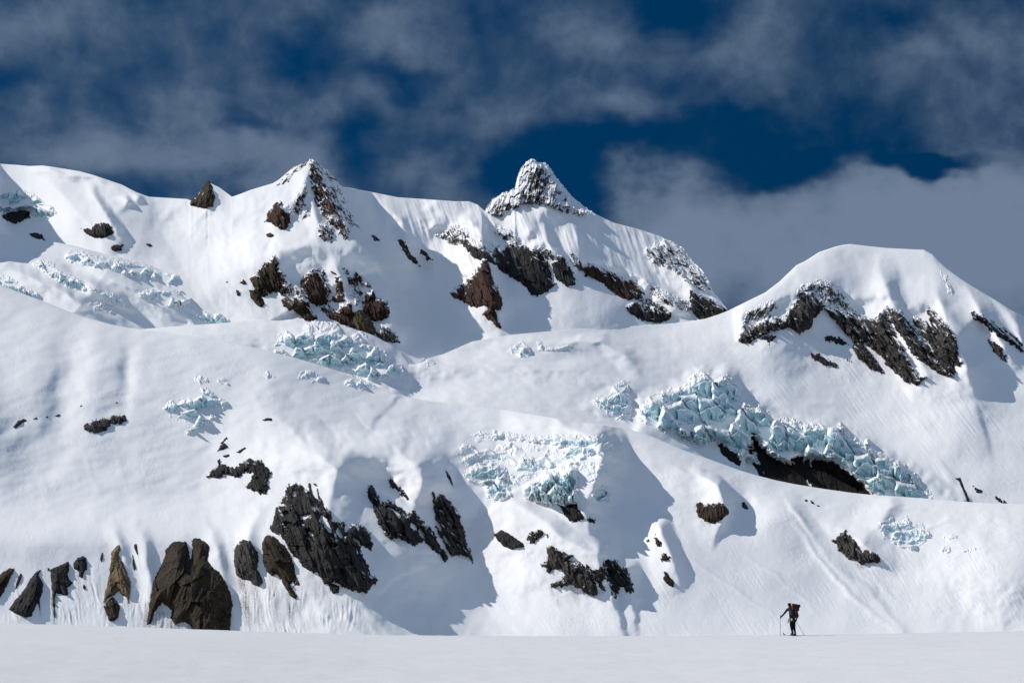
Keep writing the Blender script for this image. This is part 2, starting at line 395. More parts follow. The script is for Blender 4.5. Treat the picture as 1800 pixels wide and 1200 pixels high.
def noise_f(U, V):
    g = 4*fbm(U/110+3, V/90, 2, 81)+.3*fbm(U/20, V/22, 2, 85)+.12*fbm(U/4, V/4, 2, 89)
    low = sstep(960, 1060, V)
    WU = U+7*fbm(U/30, V/70, 2, 92)-.12*(V-1000)*np.sin(U/60)
    st = np.clip(.55+1.1*fbm(U/38, V/50, 2, 90), .05, 1.5)*(1.2*ridged(WU/10, V/90, 3, 93)+.7*fbm(WU/4, V/16, 3, 94))*low*sstep(700, 560, U)
    st2 = (.26*ridged((U-.6*V)/8, (V+.6*U)/110, 3, 95)+.2*fbm((U-.6*V)/5, (V+.6*U)/14, 3, 96))*np.clip(.5+fbm(U/60, V/60, 2, 97), 0, 1.3)*sstep(900, 980, V)*sstep(800, 950, U)
    ru = np.clip(fbm(U/55+9, V/40, 2, 98)*1.2-.1, 0, 1)
    rgh = ru*(.5*fbm(U/5, V/4, 3, 99)) + (.9*np.maximum(0, fbm(U/3.5, V/3, 2, 100)))*np.exp(-((U-1010)/90)**2-((V-1092)/22)**2)
    sas = np.clip(.2+fbm(U/75+2, V/45, 2, 104), 0, 1)*(.45*ridged((U+.5*V)/16, (V-.35*U)/5.5, 3, 105)+.2*fbm(U/3, V/2.4, 2, 106))
    rolls = 2.2*fbm((U-.3*V)/60, (V+.25*U)/26, 2, 111)*sstep(960, 860, V)
    return g+st+st2+rgh+rolls+sas*sstep(1000, 900, V)
def dirt_f(U, V):
    d = np.zeros(U.shape)
    for (u0, v0, u1, v1, w, a) in [(425,1015,438,1110,9,.9),(445,1025,460,1112,10,.6),(478,1015,490,1110,8,.55),(505,1045,515,1112,5,.7),(518,1050,535,1105,4,.5),
            (92,1050,97,1105,3,1.1),(99,1050,101,1100,2,.6),(70,1060,72,1090,2,.6),(266,1060,258,1108,12,1.0),(283,1075,280,1110,14,.8),(310,1090,308,1112,16,.9),(334,1098,330,1112,12,.9),
            (230,1030,226,1062,2,.6),(137,1010,143,1060,3,.6),(148,1000,150,1030,2,.5),(242,970,247,995,1.5,.5),(175,985,172,1012,1.5,.4),(403,1080,401,1112,5,.9),
            (968,1032,985,1068,4,.5),(1005,1030,1015,1060,4,.4),(1240,915,1250,925,3,.7),(1228,910,1240,925,2,.6),(785,828,796,855,2.5,1.2),(1510,990,1518,1000,8,.5),(690,945,705,965,5,.4)]:
        dd, s, t = polydist(U, V, [(u0, v0), (u1, v1)]) if False else (None, None, None)
        m = (U > min(u0, u1)-4*w) & (U < max(u0, u1)+4*w) & (V > v0-12) & (V < v1+30)
        if not m.any(): continue
        uu = U[m]; vv = V[m]; k = (vv-v0)/(v1-v0)
        x = (uu-(u0+(u1-u0)*k))/w
        n = .5+.6*perlin(uu/2.2, vv/22, 7)+.5*perlin(uu/1.6, vv/3, 9)
        d[m] = np.maximum(d[m], a*np.exp(-x*x)*sstep(-.15, .05, k)*sstep(1.3, .5, k)*np.clip(n, 0, 1.3))
    return np.clip(d, 0, 1)

def _seam():
    us = np.arange(-160, 1961, 20.); vt = interp(us, TOP_F)
    need = base_f(us[None], vt[None])[0]-base_m(us[None], vt[None])[0]
    gap = interp(us, [(-160,140),(500,120),(620,50),(680,10),(860,6),(1000,14),(1100,70),(1250,180),(1960,220)])
    need = need+gap
    k = np.ones(9)/9; n2 = np.convolve(np.pad(need, 4, mode='edge'), k, 'valid')
    n2 = np.where((us > 640) & (us < 900), .5*need+.5*n2, n2)
    return list(zip(us, n2))
SHIFT = _seam()
print('SHIFT', [(int(a), int(b)) for a, b in SHIFT[::8]])
# ------------------------------------------------------------------ materials
def new_mat(name, rough=.8, spec=.2):
    m = bpy.data.materials.new(name); m.use_nodes = True
    nt = m.node_tree; b = nt.nodes['Principled BSDF']
    b.inputs['Roughness'].default_value = rough
    b.inputs['Specular IOR Level'].default_value = spec
    return m, nt, b
def nnode(nt, t, **kw):
    n = nt.nodes.new(t)
    for k, v in kw.items(): setattr(n, k, v)
    return n
def rgba(c): return (c[0], c[1], c[2], 1)
def mix_col(nt, fac, a, b):
    n = nnode(nt, 'ShaderNodeMix', data_type='RGBA')
    for s, x in ((0, fac), (6, a), (7, b)):
        if isinstance(x, (tuple, list)): n.inputs[s].default_value = rgba(x)
        elif isinstance(x, (int, float)): n.inputs[s].default_value = x
        else: nt.links.new(x, n.inputs[s])
    return n.outputs[2]
def math_n(nt, op, a, b=None, c=None, clamp=False):
    n = nnode(nt, 'ShaderNodeMath', operation=op, use_clamp=clamp)
    for i, x in enumerate((a, b, c)):
        if x is None: continue
        if isinstance(x, (int, float)): n.inputs[i].default_value = x
        else: nt.links.new(x, n.inputs[i])
    return n.outputs[0]
def noise_n(nt, scale, detail=4, rough=.55, vec=None, dist=0):
    n = nnode(nt, 'ShaderNodeTexNoise')
    n.inputs['Scale'].default_value = scale; n.inputs['Detail'].default_value = detail
    n.inputs['Roughness'].default_value = rough; n.inputs['Distortion'].default_value = dist
    if vec is not None: nt.links.new(vec, n.inputs['Vector'])
    return n.outputs['Fac']
def ramp(nt, fac, a, b):
    n = nnode(nt, 'ShaderNodeMapRange', interpolation_type='SMOOTHSTEP')
    nt.links.new(fac, n.inputs[0]); n.inputs[1].default_value = a; n.inputs[2].default_value = b
    return n.outputs[0]
def pos(nt, sc=(1, 1, 1)):
    g = nnode(nt, 'ShaderNodeNewGeometry'); m = nnode(nt, 'ShaderNodeMapping')
    nt.links.new(g.outputs['Position'], m.inputs[0]); m.inputs['Scale'].default_value = sc
    return m.outputs[0]
def attr(nt, name):
    a = nnode(nt, 'ShaderNodeAttribute', attribute_name=name); return a.outputs['Fac']
SNOW = (.88, .885, .90)
def snow_material(name, dirt=False, bump_scale=None, bump=.0, k=1.0):
    m, nt, b = new_mat(name, .75, .15)
    p = pos(nt)
    n = noise_n(nt, .02, 5, .6, p)
    c = mix_col(nt, n, (.86*k, .87*k, .89*k), (.90*k, .90*k, .905*k))
    if dirt:
        n2 = noise_n(nt, 1.1, 4, .7, p)
        f = math_n(nt, 'MULTIPLY', attr(nt, 'dirt'), ramp(nt, n2, .18, .5))
        c = mix_col(nt, f, c, (.085, .062, .05))
    nt.links.new(c, b.inputs['Base Color'])
    if bump_scale:
        bn = nnode(nt, 'ShaderNodeBump'); bn.inputs['Strength'].default_value = bump
        bn.inputs['Distance'].default_value = 1.0/bump_scale*.15
        nt.links.new(noise_n(nt, bump_scale, 6, .65, p), bn.inputs['Height'])
        nt.links.new(bn.outputs[0], b.inputs['Normal'])
    return m
def rock_material(name, a, b_, c_, sc=.12):
    m, nt, b = new_mat(name, .85, .15)
    p = pos(nt, (1, 1, .6))
    n1 = noise_n(nt, sc, 6, .6, p, .6); n2 = noise_n(nt, sc*6, 5, .65, p)
    col = mix_col(nt, ramp(nt, n1, .38, .62), a, b_)
    col = mix_col(nt, ramp(nt, n2, .45, .75), col, c_)
    s = attr(nt, 'snow')
    col = mix_col(nt, s, col, SNOW)
    nt.links.new(col, b.inputs['Base Color'])
    bn = nnode(nt, 'ShaderNodeBump'); bn.inputs['Strength'].default_value = .35; bn.inputs['Distance'].default_value = .6
    nt.links.new(noise_n(nt, sc*9, 5, .7, p), bn.inputs['Height']); nt.links.new(bn.outputs[0], b.inputs['Normal'])
    return m
def ice_material(name, ice=(.52, .73, .78), deep=(.24, .53, .59)):
    m, nt, b = new_mat(name, .5, .3)
    p = pos(nt, (1, 1, .5))
    n1 = noise_n(nt, .16, 5, .6, p, .4); n2 = noise_n(nt, .8, 5, .7, p)
    col = mix_col(nt, ramp(nt, n1, .42, .68), ice, deep)
    col = mix_col(nt, ramp(nt, n2, .5, .75), col, (.62, .78, .82))
    col = mix_col(nt, attr(nt, 'ice'), SNOW, col)
    col = mix_col(nt, math_n(nt, 'MULTIPLY', attr(nt, 'dirt'), ramp(nt, n2, .40, .58)), col, (.06, .05, .045))
    nt.links.new(col, b.inputs['Base Color'])
    return m
def plain(name, c, rough=.7, spec=.3, metal=0):
    m, nt, b = new_mat(name, rough, spec); b.inputs['Metallic'].default_value = metal
    n = noise_n(nt, 30, 3, .6)
    nt.links.new(mix_col(nt, n, tuple(x*.8 for x in c), tuple(min(1, x*1.2) for x in c)), b.inputs['Base Color'])
    return m
M_SNOW = snow_material('glacier_snow')
M_SNOWF = snow_material('slope_snow', dirt=True)
M_PLAIN = snow_material('plain_snow', bump_scale=1.6, bump=.35, k=.86)
R_BLACK = rock_material('black_rock', (.013, .013, .014), (.030, .029, .028), (.055, .052, .05))
R_CAVE_SHADE = rock_material('shaded_cave_rock', (.008, .007, .007), (.016, .013, .012), (.03, .022, .02))  # darker than the black rock: shade under the ice is put into its colour
R_GREY = rock_material('grey_rock', (.024, .023, .023), (.058, .052, .047), (.10, .09, .08))
R_BROWN = rock_material('brown_rock', (.016, .012, .009), (.042, .030, .019), (.08, .058, .037))
R_RED = rock_material('reddish_rock', (.024, .014, .012), (.062, .031, .023), (.10, .058, .044))
R_TAN = rock_material('tan_rock', (.05, .038, .025), (.17, .12, .07), (.2, .15, .09))
M_ICE = ice_material('glacier_ice')
M_ICEG = ice_material('pale_ice', (.54, .75, .80), (.33, .61, .68))
# ------------------------------------------------------------------ build terrain
S_MT = Sheet(TOP_MT, BOT_MT, base_mt, ST_MT, noise_mt, 300)
S_L = Sheet(TOP_L, BOT_L, base_l, ST_L, noise_l, 130, u1=620, roll=([(-160,16),(960,16)], [(-160,12),(960,12)]))
S_M = Sheet(TOP_M, BOT_M, base_m, ST_M, noise_m, 330, roll=([(-160,14),(440,18),(700,14),(760,10),(1280,10),(1400,16),(1960,16)], [(-160,10),(440,14),(700,10),(760,0),(1280,0),(1400,12),(1960,12)]))
S_F = Sheet(TOP_F, BOT_F, base_f, ST_F, noise_f, 430, roll=([(-160,60),(300,40),(640,20),(860,20),(1000,40),(1960,40)], [(-160,60),(300,36),(640,0),(860,0),(1000,4),(1150,24),(1400,40),(1960,40)]))
S_MT.mesh('mountain_range', M_SNOW)['kind'] = 'structure'
S_L.mesh('glacier_tongue', M_SNOW)['kind'] = 'structure'
S_M.mesh('glacier_and_snow_dome', M_SNOW)['kind'] = 'structure'
S_F.mesh('snow_slope', M_SNOWF, {'dirt': dirt_f})['kind'] = 'structure'

# foreground plain: real ground, crest about 109 m out
EDGE = [(-700,1085),(-160,1091),(0,1095),(100,1098),(200,1101),(350,1106),(520,1112),(650,1116),(800,1118),(940,1119),(1150,1118.5),(1300,1117),(1400,1116.5),(1500,1115),(1650,1112.5),(1800,1108.5),(2600,1100)]
CREST = 109.0
def ground_z(x, y):
    u = np.clip(900+F*x/np.maximum(y, CREST*.55)*1.0, -700, 2600)
    c = interp(u, EDGE); yc = (600-c)/F
    zc = EYE+CREST*(ST+yc*CT)/(CT-yc*ST)
    d = y-CREST
    z = zc-np.where(d > 0, .0022*d*d, .00006*d*d)
    z = np.where(d > 110, zc-.0022*110*110-.18*(d-110), z)
    z = np.maximum(z, -75+zc*0)
    n = .05*fbm(x/9, y/6, 3, 301)+.012*fbm(x/1.2, y/1.6, 3, 305)
    n = n+.05*sstep(24, 28, x)*sstep(98, 104, y)*sstep(116, 108, y)*np.maximum(0, fbm(x/.5, y/.8, 2, 309))
    return z+n*sstep(8, 25, np.abs(y))*sstep(400, 150, np.hypot(x, y))
def build_plain():
    gx = np.concatenate([-np.geomspace(900, 42, 40), np.arange(-41.8, 42, .16), np.geomspace(42, 900, 40)])
    gy = np.concatenate([-np.geomspace(900, 12, 24), np.arange(-10, 30, 2.), np.arange(30, 90, .5), np.arange(90, 114, .16), np.geomspace(114.5, 1400, 70)])
    X, Y = np.meshgrid(gx, gy[::-1])
    P = np.stack([X, Y, ground_z(X, Y)], -1)
    return grid_mesh('snow_ground', P, None, True, None, M_PLAIN)
build_plain()['kind'] = 'structure'

# ------------------------------------------------------------------ rock outcrops
NR = [0]
def outcrop(name, sh, polys, mat, label, H=9, W=7, snow=0.0, edge=2.2, es=7, fs=11, fa=5, lean=.3, gap=0.0, gs=(5, 16), step=.85, rough=1.0, rime=.0, fade=.0, grow=0.0, frag=.62, jagk=1.0, core=None, cuts=(), fine=0.0, cat='rock outcrop', group='rock outcrops in the snow', ribs=0.0, dirtless=False):
    NR[0] += 1; sd0 = 1000+37*NR[0]
    if sh is S_F and edge > 1.5: rime = max(rime, .25); fade = max(fade, .12)
    if isinstance(polys[0][0], (int, float)): polys = [polys]
    A = np.vstack([np.array(p, float) for p in polys]); mg = 9
    u = np.arange(A[:, 0].min()-mg, A[:, 0].max()+mg, step); v = np.arange(A[:, 1].min()-mg, A[:, 1].max()+mg, step)
    U, V = np.meshgrid(u, v)
    sd = np.max([sdpoly(U, V, p) for p in polys], 0)
    a = U-lean*V*-1; 
    LU = U-lean*(V-V.mean()); LV = V
    sd = sd+grow+edge*(.9*fbm(U/es, V/es, 3, sd0)+.35*perlin(U/2.1, V/2.1, sd0+3))
    if edge > 1.5: sd = sd+frag*(2.6*fbm(LU/6, LV/13, 4, sd0+31, .62)+1.6*np.minimum(0, fbm(LU/3.2, LV/8, 3, sd0+33)))
    Zs = sh.Z(U, V)
    prot = np.where(sd > 0, H*(1-np.exp(-np.maximum(sd, 0)/W)), sd*1.3)
    ins = sstep(-1, 4, sd)
    rel = fa*(1.0*facets(LU/fs, LV/(fs*1.9), sd0+5, 1.3)+.30*facets(LU/(fs*.42)+3, LV/(fs*.8), sd0+6, 1.1))+rough*(.55*fbm(U/7, V/10, 3, sd0+8)+.10*perlin(U/2, V/2, sd0+9))
    ribs = ribs if ribs else .22*H
    if ribs: rel = rel+ribs*ridged(LU/(fs*.85), LV/(fs*5), 3, sd0+21)
    prot = prot+rel*ins*sstep(0, max(4, W), sd+2)
    if gap:
        g = fbm(LU/gs[0], LV/gs[1], 4, sd0+12)
        prot = prot-(H+fa)*1.6*sstep(.9-1.6*gap, 1.25-1.6*gap, g)*1.0
    for c in cuts: prot = prot-c(U+1.5*perlin(U/4, V/4, 5), V+1.5*perlin(U/4+3, V/4, 6))
    Z = Zs-prot
    # snow lies where the rock face leans back
    sl = -np.gradient(Z, step, axis=0)
    fi = 1.0 if snow > .15 else .35
    k = 1.0*fbm(LU/9, LV/15, 3, sd0+15)+.9*fi*perlin(LU/2.6, LV/7.0, sd0+16)+.4*fi*perlin(LU/1.6, LV/3.0, sd0+17)+(1-fi)*.9*perlin(LU/5, LV/10, sd0+18)
    dtop = np.cumsum((sd > 0)*step, 0)
    sn = sstep(1.25, 2.0, np.clip(sl, -.5, 3.5)*.45+k*.8+snow*3.4-.6+rime*2.0*np.exp(-dtop/(5+7*rime))*(sd > -4)-(core(U, V) if core else 0)+fade*1.8*np.exp(-np.maximum(sd, 0)/(4+5*fade))) if snow+rime+fade > 0 else np.zeros(U.shape)
    top = sh.topv(u)[None]
    jag = jagk*(1.2*perlin(U/3.1, V*0+.3, sd0+18)+.9*perlin(U/7.1, V*0+.7, sd0+19)+.6)
    ok = (prot > -1.2) & (V > top-jag)
    m = ok[:-1, :-1] | ok[1:, :-1] | ok[1:, 1:] | ok[:-1, 1:]
    m &= ~((V < top-jag-1.5)[1:, :-1])
    if not m.any(): return None
    o = grid_mesh(name, world(U, V, Z), m, False, {'snow': sn}, mat)
    return tag(o, label, cat, group)

def icefall(name, sh, polys, label, mat=None, H=16, W=6, fs=16, fa=12, edge=3, grow=0.0, es=9, lean=.25, ice=.5, dirt=0.0, dirt_v=None, crack=6, step=.85, asp=1.2, upr=.8, bo=7, amp=1.0, cat='icefall', group='icefalls on the glacier', cuts=()):
    NR[0] += 1; sd0 = 1000+37*NR[0]
    if isinstance(polys[0][0], (int, float)): polys = [polys]
    A = np.vstack([np.array(p, float) for p in polys]); mg = 10
    u = np.arange(A[:, 0].min()-mg, A[:, 0].max()+mg, step); v = np.arange(A[:, 1].min()-mg, A[:, 1].max()+mg, step)
    U, V = np.meshgrid(u, v)
    sd = np.max([sdpoly(U, V, p) for p in polys], 0)+grow+edge*(fbm(U/es, V/es, 3, sd0)+.3*perlin(U/2.5, V/2.5, sd0+1))
    Zs = sh.Z(U, V)
    wx = U+3*fbm(U/20, V/20, 2, sd0+2); wy = V+3*fbm(U/20, V/20, 2, sd0+3)
    f1, f2, ox, oy, r1, r2, r3 = worley((wx-lean*(wy-wy.mean()))/fs, wy/(fs*asp), sd0+5)
    g1, g2, px, py, q1, q2, q3 = worley((wx-lean*(wy-wy.mean()))/(fs*.42)+9, wy/(fs*.5*asp), sd0+6)
    # seracs: every cell an upright face (constant depth) with a rounded snow cap on top
    sy = fs*asp; cot = 2.0
    big = -cot*upr*oy*sy+bo*2*(r3-.5)+fa*1.4*(r1-.55)*2*ox
    cap = sstep(.30, .0, f2-f1)*sstep(.05, -.25, oy)
    big = big-cap**2*sy*.55
    sml = .45*(-cot*upr*py*sy*.5+bo*.8*(q3-.5)+fa*.8*(q1-.5)*2*px)
    cap2 = sstep(.25, .0, g2-g1)*sstep(.05, -.25, py)
    cr = crack*np.exp(-((f2-f1)/.06)**2)*sstep(.5, .8, r1)*(1-cap)
    flute = .10*fa*ridged(U/6, V/26, 3, sd0+8)+.5*fbm(U/5, V/7, 3, sd0+9)
    prot = np.where(sd > 0, H*(1-np.exp(-np.maximum(sd, 0)/W)), sd*1.3)
    ins = sstep(-1, 12, sd)
    prot = prot+ins*(big+sml-cr+flute)*amp
    for c in cuts: prot = prot-c(U, V)
    Z = Zs-prot
    sl = -np.gradient(Z, step, axis=0)
    k = .9*fbm(U/9, V/12, 3, sd0+15)+.35*perlin(U/2.5, V/4, sd0+16)
    ic = sstep(1.5, .5, np.clip(sl, -1.5, 6)+k*.7+(.5-ice)*2.5+1.2*cap+.5*cap2)*sstep(0, 9, sd)
    dt = np.zeros(U.shape)
    if dirt:
        dt = dirt*np.clip(.1+sstep(-.1, .6, fbm(U/5, V/18, 4, sd0+20)), 0, 1)*(ic*.7+.3)
        if dirt_v: dt = dt*sstep(dirt_v[0], dirt_v[1], V)
    top = sh.topv(u)[None]
    ok = (prot > -1.2) & (V > top-.5)
    m = ok[:-1, :-1] | ok[1:, :-1] | ok[1:, 1:] | ok[:-1, 1:]
    if not m.any(): return None
    o = grid_mesh(name, world(U, V, Z), m, False, {'ice': ic, 'dirt': dt}, mat or M_ICE)
    return tag(o, label, cat, group)

def stones(name, sh, polys, mat, label, group, **kw):
    for p in polys: outcrop(name, sh, p, mat, label, cat='stone', group=group, **kw)
# ------------------------------------------------------------------ rocks of the front slope
GR_ROW = 'rock knobs along the foot of the slope'
oc = outcrop
oc('rock_outcrop', S_F, [(-40,1060),(-30,1020),(0,1010),(8,1003),(16,998),(26,998),(22,1008),(14,1025),(6,1040),(-4,1055)], R_BROWN, 'dark brown slanting rock cut off by the left picture edge above the plain', H=10, lean=-.5, group=GR_ROW, edge=1.3)
oc('rock_outcrop', S_F, [(37,1006),(39,1010),(36,1020),(32,1029),(27,1035),(28,1025),(33,1012)], R_BROWN, 'thin slanting sliver of rock, second from the left edge at the slope foot', H=5, W=3, edge=.8, fa=1.5, lean=-.5, group=GR_ROW)
oc('rock_outcrop', S_F, [(72,1000),(68,1010),(72,1018),(76,1025),(75,1040),(70,1052),(70,1072),(66,1060),(61,1068),(55,1083),(45,1084),(35,1082),(25,1076),(16,1070),(22,1060),(35,1045),(45,1032),(55,1015),(62,1005)], R_BLACK, 'black wedge of rock widening to a blunt foot just above the plain', H=16, W=9, edge=1.2, fa=4, lean=-.4, fs=16, group=GR_ROW)
oc('rock_outcrop', S_F, [[(88,1000),(105,993),(120,986),(122,1000),(118,1010),(122,1018),(128,1024),(122,1030),(118,1032),(120,1044),(113,1046),(105,1043),(98,1042),(96,1052),(97,1078),(95,1090),(93,1060),(90,1020)],[(83,998),(87,997),(88,1002),(84,1003)]], R_BLACK, 'squarish black rock with a notched right side and a thin drip of debris below', H=12, W=6, edge=1.2, fa=4, group=GR_ROW)
oc('rock_outcrop', S_F, [[(128,990),(136,980),(145,977),(152,979),(153,1000),(148,1005),(145,1016),(139,1012),(138,1002),(130,1000)],[(146,1025),(151,1030),(149,1036),(146,1033)]], R_BLACK, 'small two-humped black rock between the square rock and the tan slab', H=9, W=5, edge=1.2, fa=3, group=GR_ROW)
oc('rock_outcrop', S_F, [(178,972),(181,970),(181,980),(178,988),(176,982)], R_BROWN, 'tiny brown splinter of rock left of the tan slab', H=4, W=2, edge=.5, fa=1, group=GR_ROW)
oc('rock_outcrop', S_F, [[(195,972),(200,964),(210,956),(212,967),(208,975),(215,985),(222,1003),(230,1022),(229,1038),(226,1060),(222,1050),(214,1045),(210,1038),(200,1046),(190,1050),(182,1060),(183,1045),(188,1030),(192,1008),(195,985)]], R_TAN, 'tall tan pointed slab of rock above a round brown boulder', H=15, W=7, edge=1.2, fa=5, snow=.02, lean=.2, group=GR_ROW, ribs=2)
oc('rock_boulder', S_F, [(182,1065),(190,1054),(198,1048),(206,1056),(211,1066),(208,1085),(200,1092),(192,1090),(187,1078)], R_BROWN, 'round rust-brown boulder with a snow cap under the tan pointed slab', H=14, W=8, edge=1.0, fa=3, snow=.03, cat='boulder', group=GR_ROW)
stones('rock_stone', S_F, [[(235,957),(240,955),(241,965),(243,977),(240,972),(236,963)],[(233,973),(236,985),(239,998),(236,1002),(233,992)]], R_BLACK, 'narrow black rock splinter in the shaded hollow right of the tan slab', 'pair of rock splinters', H=5, W=2.5, edge=.6, fa=1)
oc('rock_outcrop', S_F, [(291,965),(303,953),(312,950),(322,952),(328,952),(332,968),(335,985),(338,965),(337,950),(342,945),(350,946),(360,951),(368,960),(366,970),(365,985),(375,998),(385,1005),(395,1020),(405,1040),(409,1060),(406,1085),(404,1125),(350,1125),(335,1100),(325,1092),(308,1097),(300,1085),(302,1072),(285,1058),(272,1075),(266,1095),(258,1097),(262,1070),(266,1040),(270,1020),(280,1000),(290,977)], R_BROWN, 'huge rounded brown rock buttress rising straight from the snow plain', H=38, W=22, edge=1.4, fa=12, fs=38, lean=-.35, ribs=4, rough=1.2, snow=0, group=GR_ROW)
oc('rock_outcrop', S_F, [(412,965),(418,954),(428,947),(440,950),(446,960),(453,970),(455,985),(452,1000),(460,1015),(463,1025),(455,1030),(445,1027),(440,1020),(425,1018),(416,1010),(413,998),(411,985)], R_GREY, 'oval grey rock knob just right of the huge brown buttress', H=18, W=10, edge=1.4, fa=5, snow=.03, group=GR_ROW, frag=0.4)
oc('rock_outcrop', S_F, [(462,948),(470,940),(480,940),(490,950),(500,958),(510,975),(516,990),(520,1010),(525,1020),(528,1030),(520,1027),(515,1035),(522,1045),(520,1053),(510,1046),(500,1030),(492,1015),(484,1008),(478,1013),(470,1005),(463,990),(461,965)], R_BROWN, 'drooping brown-grey rock rib leaning against the largest black cliff', H=16, W=8, edge=1.5, fa=11, snow=0.03, lean=.5, gap=0.08, fs=26, rime=0.3)
oc('rock_cliff', S_F, [(507,850),(518,850),(530,852),(537,862),(540,855),(545,848),(555,850),(560,865),(563,873),(572,890),(582,900),(584,910),(592,917),(605,918),(612,925),(620,918),(640,925),(652,935),(655,955),(652,968),(640,960),(632,957),(636,970),(645,990),(652,1010),(662,1012),(664,1020),(655,1030),(645,1042),(630,1040),(610,1035),(600,1030),(588,1022),(580,1028),(570,1025),(560,1010),(550,1005),(535,998),(525,985),(510,970),(500,950),(485,938),(474,930),(478,915),(487,890),(500,868)], R_BLACK, 'largest black cliff below the centre knoll, flecked with snow patches', H=24, W=14, edge=2.2, fa=13, fs=24, lean=.35, snow=0.02, gap=0.1, gs=(7, 9), ribs=7, cat='cliff', rough=1.6, cuts=[bump(*b) for b in ((537,907,7,3.5,40,-20),(507,922,8,4,40,10),(497,887,5,3,40,0),(503,902,5,3,40,0),(517,867,3,7,40,10),(546,938,4,9,40,-35),(585,957,8,2.5,40,10),(578,928,4,12,40,-35),(569,912,4,8,40,-40),(597,938,5,9,40,-40),(610,930,4,5,40,0),(552,862,3,8,40,-15),(625,948,7,3,40,30))], frag=0.6)
stones('rock_stone', S_F, [[(575,1022),(585,1025),(597,1030),(595,1042),(585,1043),(580,1035)],[(568,1020),(574,1021),(574,1026),(569,1026)]], R_BLACK, 'little black stone at the foot of the largest black cliff', 'stones at the foot of the largest cliff', H=7, W=4, edge=1, fa=2)
oc('rock_cliff', S_F, [[(646,850),(655,853),(662,868),(670,872),(680,878),(692,882),(705,893),(716,902),(727,895),(735,905),(745,918),(755,925),(765,940),(772,955),(778,965),(790,975),(783,988),(772,975),(760,965),(750,955),(738,952),(730,960),(715,952),(700,945),(688,950),(675,935),(665,920),(658,905),(655,885),(648,880)],[(683,845),(688,840),(696,850),(705,860),(715,868),(718,877),(708,872),(695,860),(685,855)]], R_BLACK, 'black broken cliff with a thin slanting rib above it, right of the largest cliff', H=18, W=9, edge=2.4, fa=10, fs=16, lean=.4, snow=0.02, gap=0.1, gs=(6, 9), cat='cliff', cuts=[bump(*b) for b in ((700,905,4,10,36,-35),(725,925,4,9,36,-35),(685,893,6,3,36,20),(742,938,3,9,36,-30),(670,880,3,7,36,-10))], frag=0.7)
oc('rock_cliff', S_F, [(760,862),(766,868),(764,880),(772,870),(780,868),(790,880),(800,888),(808,905),(812,920),(818,935),(818,950),(828,965),(832,990),(825,980),(810,975),(795,977),(785,965),(778,950),(770,935),(766,925),(764,905),(762,885)], R_GREY, 'dark pointed rock rib with slanting snow stripes beside the shadow edge', H=18, W=9, edge=2.0, fa=9, lean=.45, snow=0.04, gap=.08, gs=(4, 14), cat='cliff', cuts=[bump(*b) for b in ((778,900,2.5,8,30,-40),(790,920,2.5,9,30,-40),(800,940,2,8,30,-40),(772,925,2.5,9,30,-35),(785,950,2,8,30,-40),(808,960,2,7,30,-40))], frag=0.7)
oc('rock_outcrop', S_F, [(868,938),(882,931),(895,938),(905,945),(920,955),(922,960),(910,963),(900,965),(885,960),(875,950)], R_BLACK, 'isolated dark lozenge of rock on the shadow line right of the cliffs', H=9, W=5, edge=1.5, fa=3, frag=0.4)
oc('rock_outcrop', S_F, [[(362,837),(372,825),(385,815),(380,808),(385,805),(390,815),(400,818),(412,822),(425,812),(440,805),(450,808),(460,808),(468,820),(475,827),(478,828),(472,840),(470,850),(475,860),(462,870),(450,865),(440,860),(432,855),(440,845),(445,830),(430,832),(420,838),(408,838),(395,832),(385,840),(372,838)]], R_BLACK, 'black hooked patch of broken rock on the left slope', H=10, W=5, edge=2.4, es=5, fa=5, fs=9, gap=.06, gs=(4, 5))
oc('rock_outcrop', S_F, [(461,738),(470,734),(479,735),(477,739),(466,740)], R_BLACK, 'tiny flat black rock on the smooth snow above the hooked patch', H=5, W=3, edge=.8, fa=2)
oc('rock_outcrop', S_F, [(147,748),(160,738),(175,736),(195,732),(210,727),(220,730),(222,740),(210,745),(195,745),(188,755),(175,762),(160,760),(150,755)], R_GREY, 'lone dark oblong rock under the fluted left dome', H=9, W=5, edge=2.0, fa=4, snow=.03, frag=0.7)
oc('rock_outcrop', S_F, [(23,749),(32,740),(42,735),(46,739),(36,746),(26,753)], R_BLACK, 'small dark rock near the left picture edge under the dome', H=6, W=3, edge=1.2, fa=2)
stones('rock_stone', S_F, [[(58,736),(64,733),(66,736),(60,738)],[(80,732),(85,731),(85,734),(81,734)],[(96,731),(104,728),(108,730),(100,732)],[(140,713),(145,711),(145,714),(141,715)],[(202,708),(206,706),(206,708),(203,709)]], R_BLACK, 'tiny stone of the dotted line left of the lone oblong rock', 'dotted line of tiny stones', H=4, W=2, edge=.8, fa=1)
oc('rock_cliff', S_F, [[(950,990),(962,985),(960,962),(968,956),(982,966),(1010,976),(996,984),(1018,988),(1035,1000),(1048,1025),(1052,1045),(1035,1047),(1020,1035),(1005,1028),(990,1030),(968,1033),(966,1025),(985,1020),(992,1010),(985,1000),(972,1000),(964,1008),(960,998),(952,996)]], R_GREY, 'broken dark cliff above the lit tongue of snow at centre', H=15, W=7, edge=2.2, fa=7, snow=.05, lean=.3, cat='cliff')
oc('rock_outcrop', S_F, [(1030,992),(1050,1000),(1065,985),(1080,982),(1095,992),(1105,1005),(1112,1025),(1115,1040),(1100,1042),(1090,1030),(1083,1052),(1075,1040),(1070,1020),(1060,1015),(1058,1025),(1068,1040),(1055,1035)], R_BLACK, 'scattered snow-split rocks at the right end of the centre cliff', H=8, W=4, edge=3, fa=5, lean=.5, gap=.27, gs=(4, 9), snow=.08)
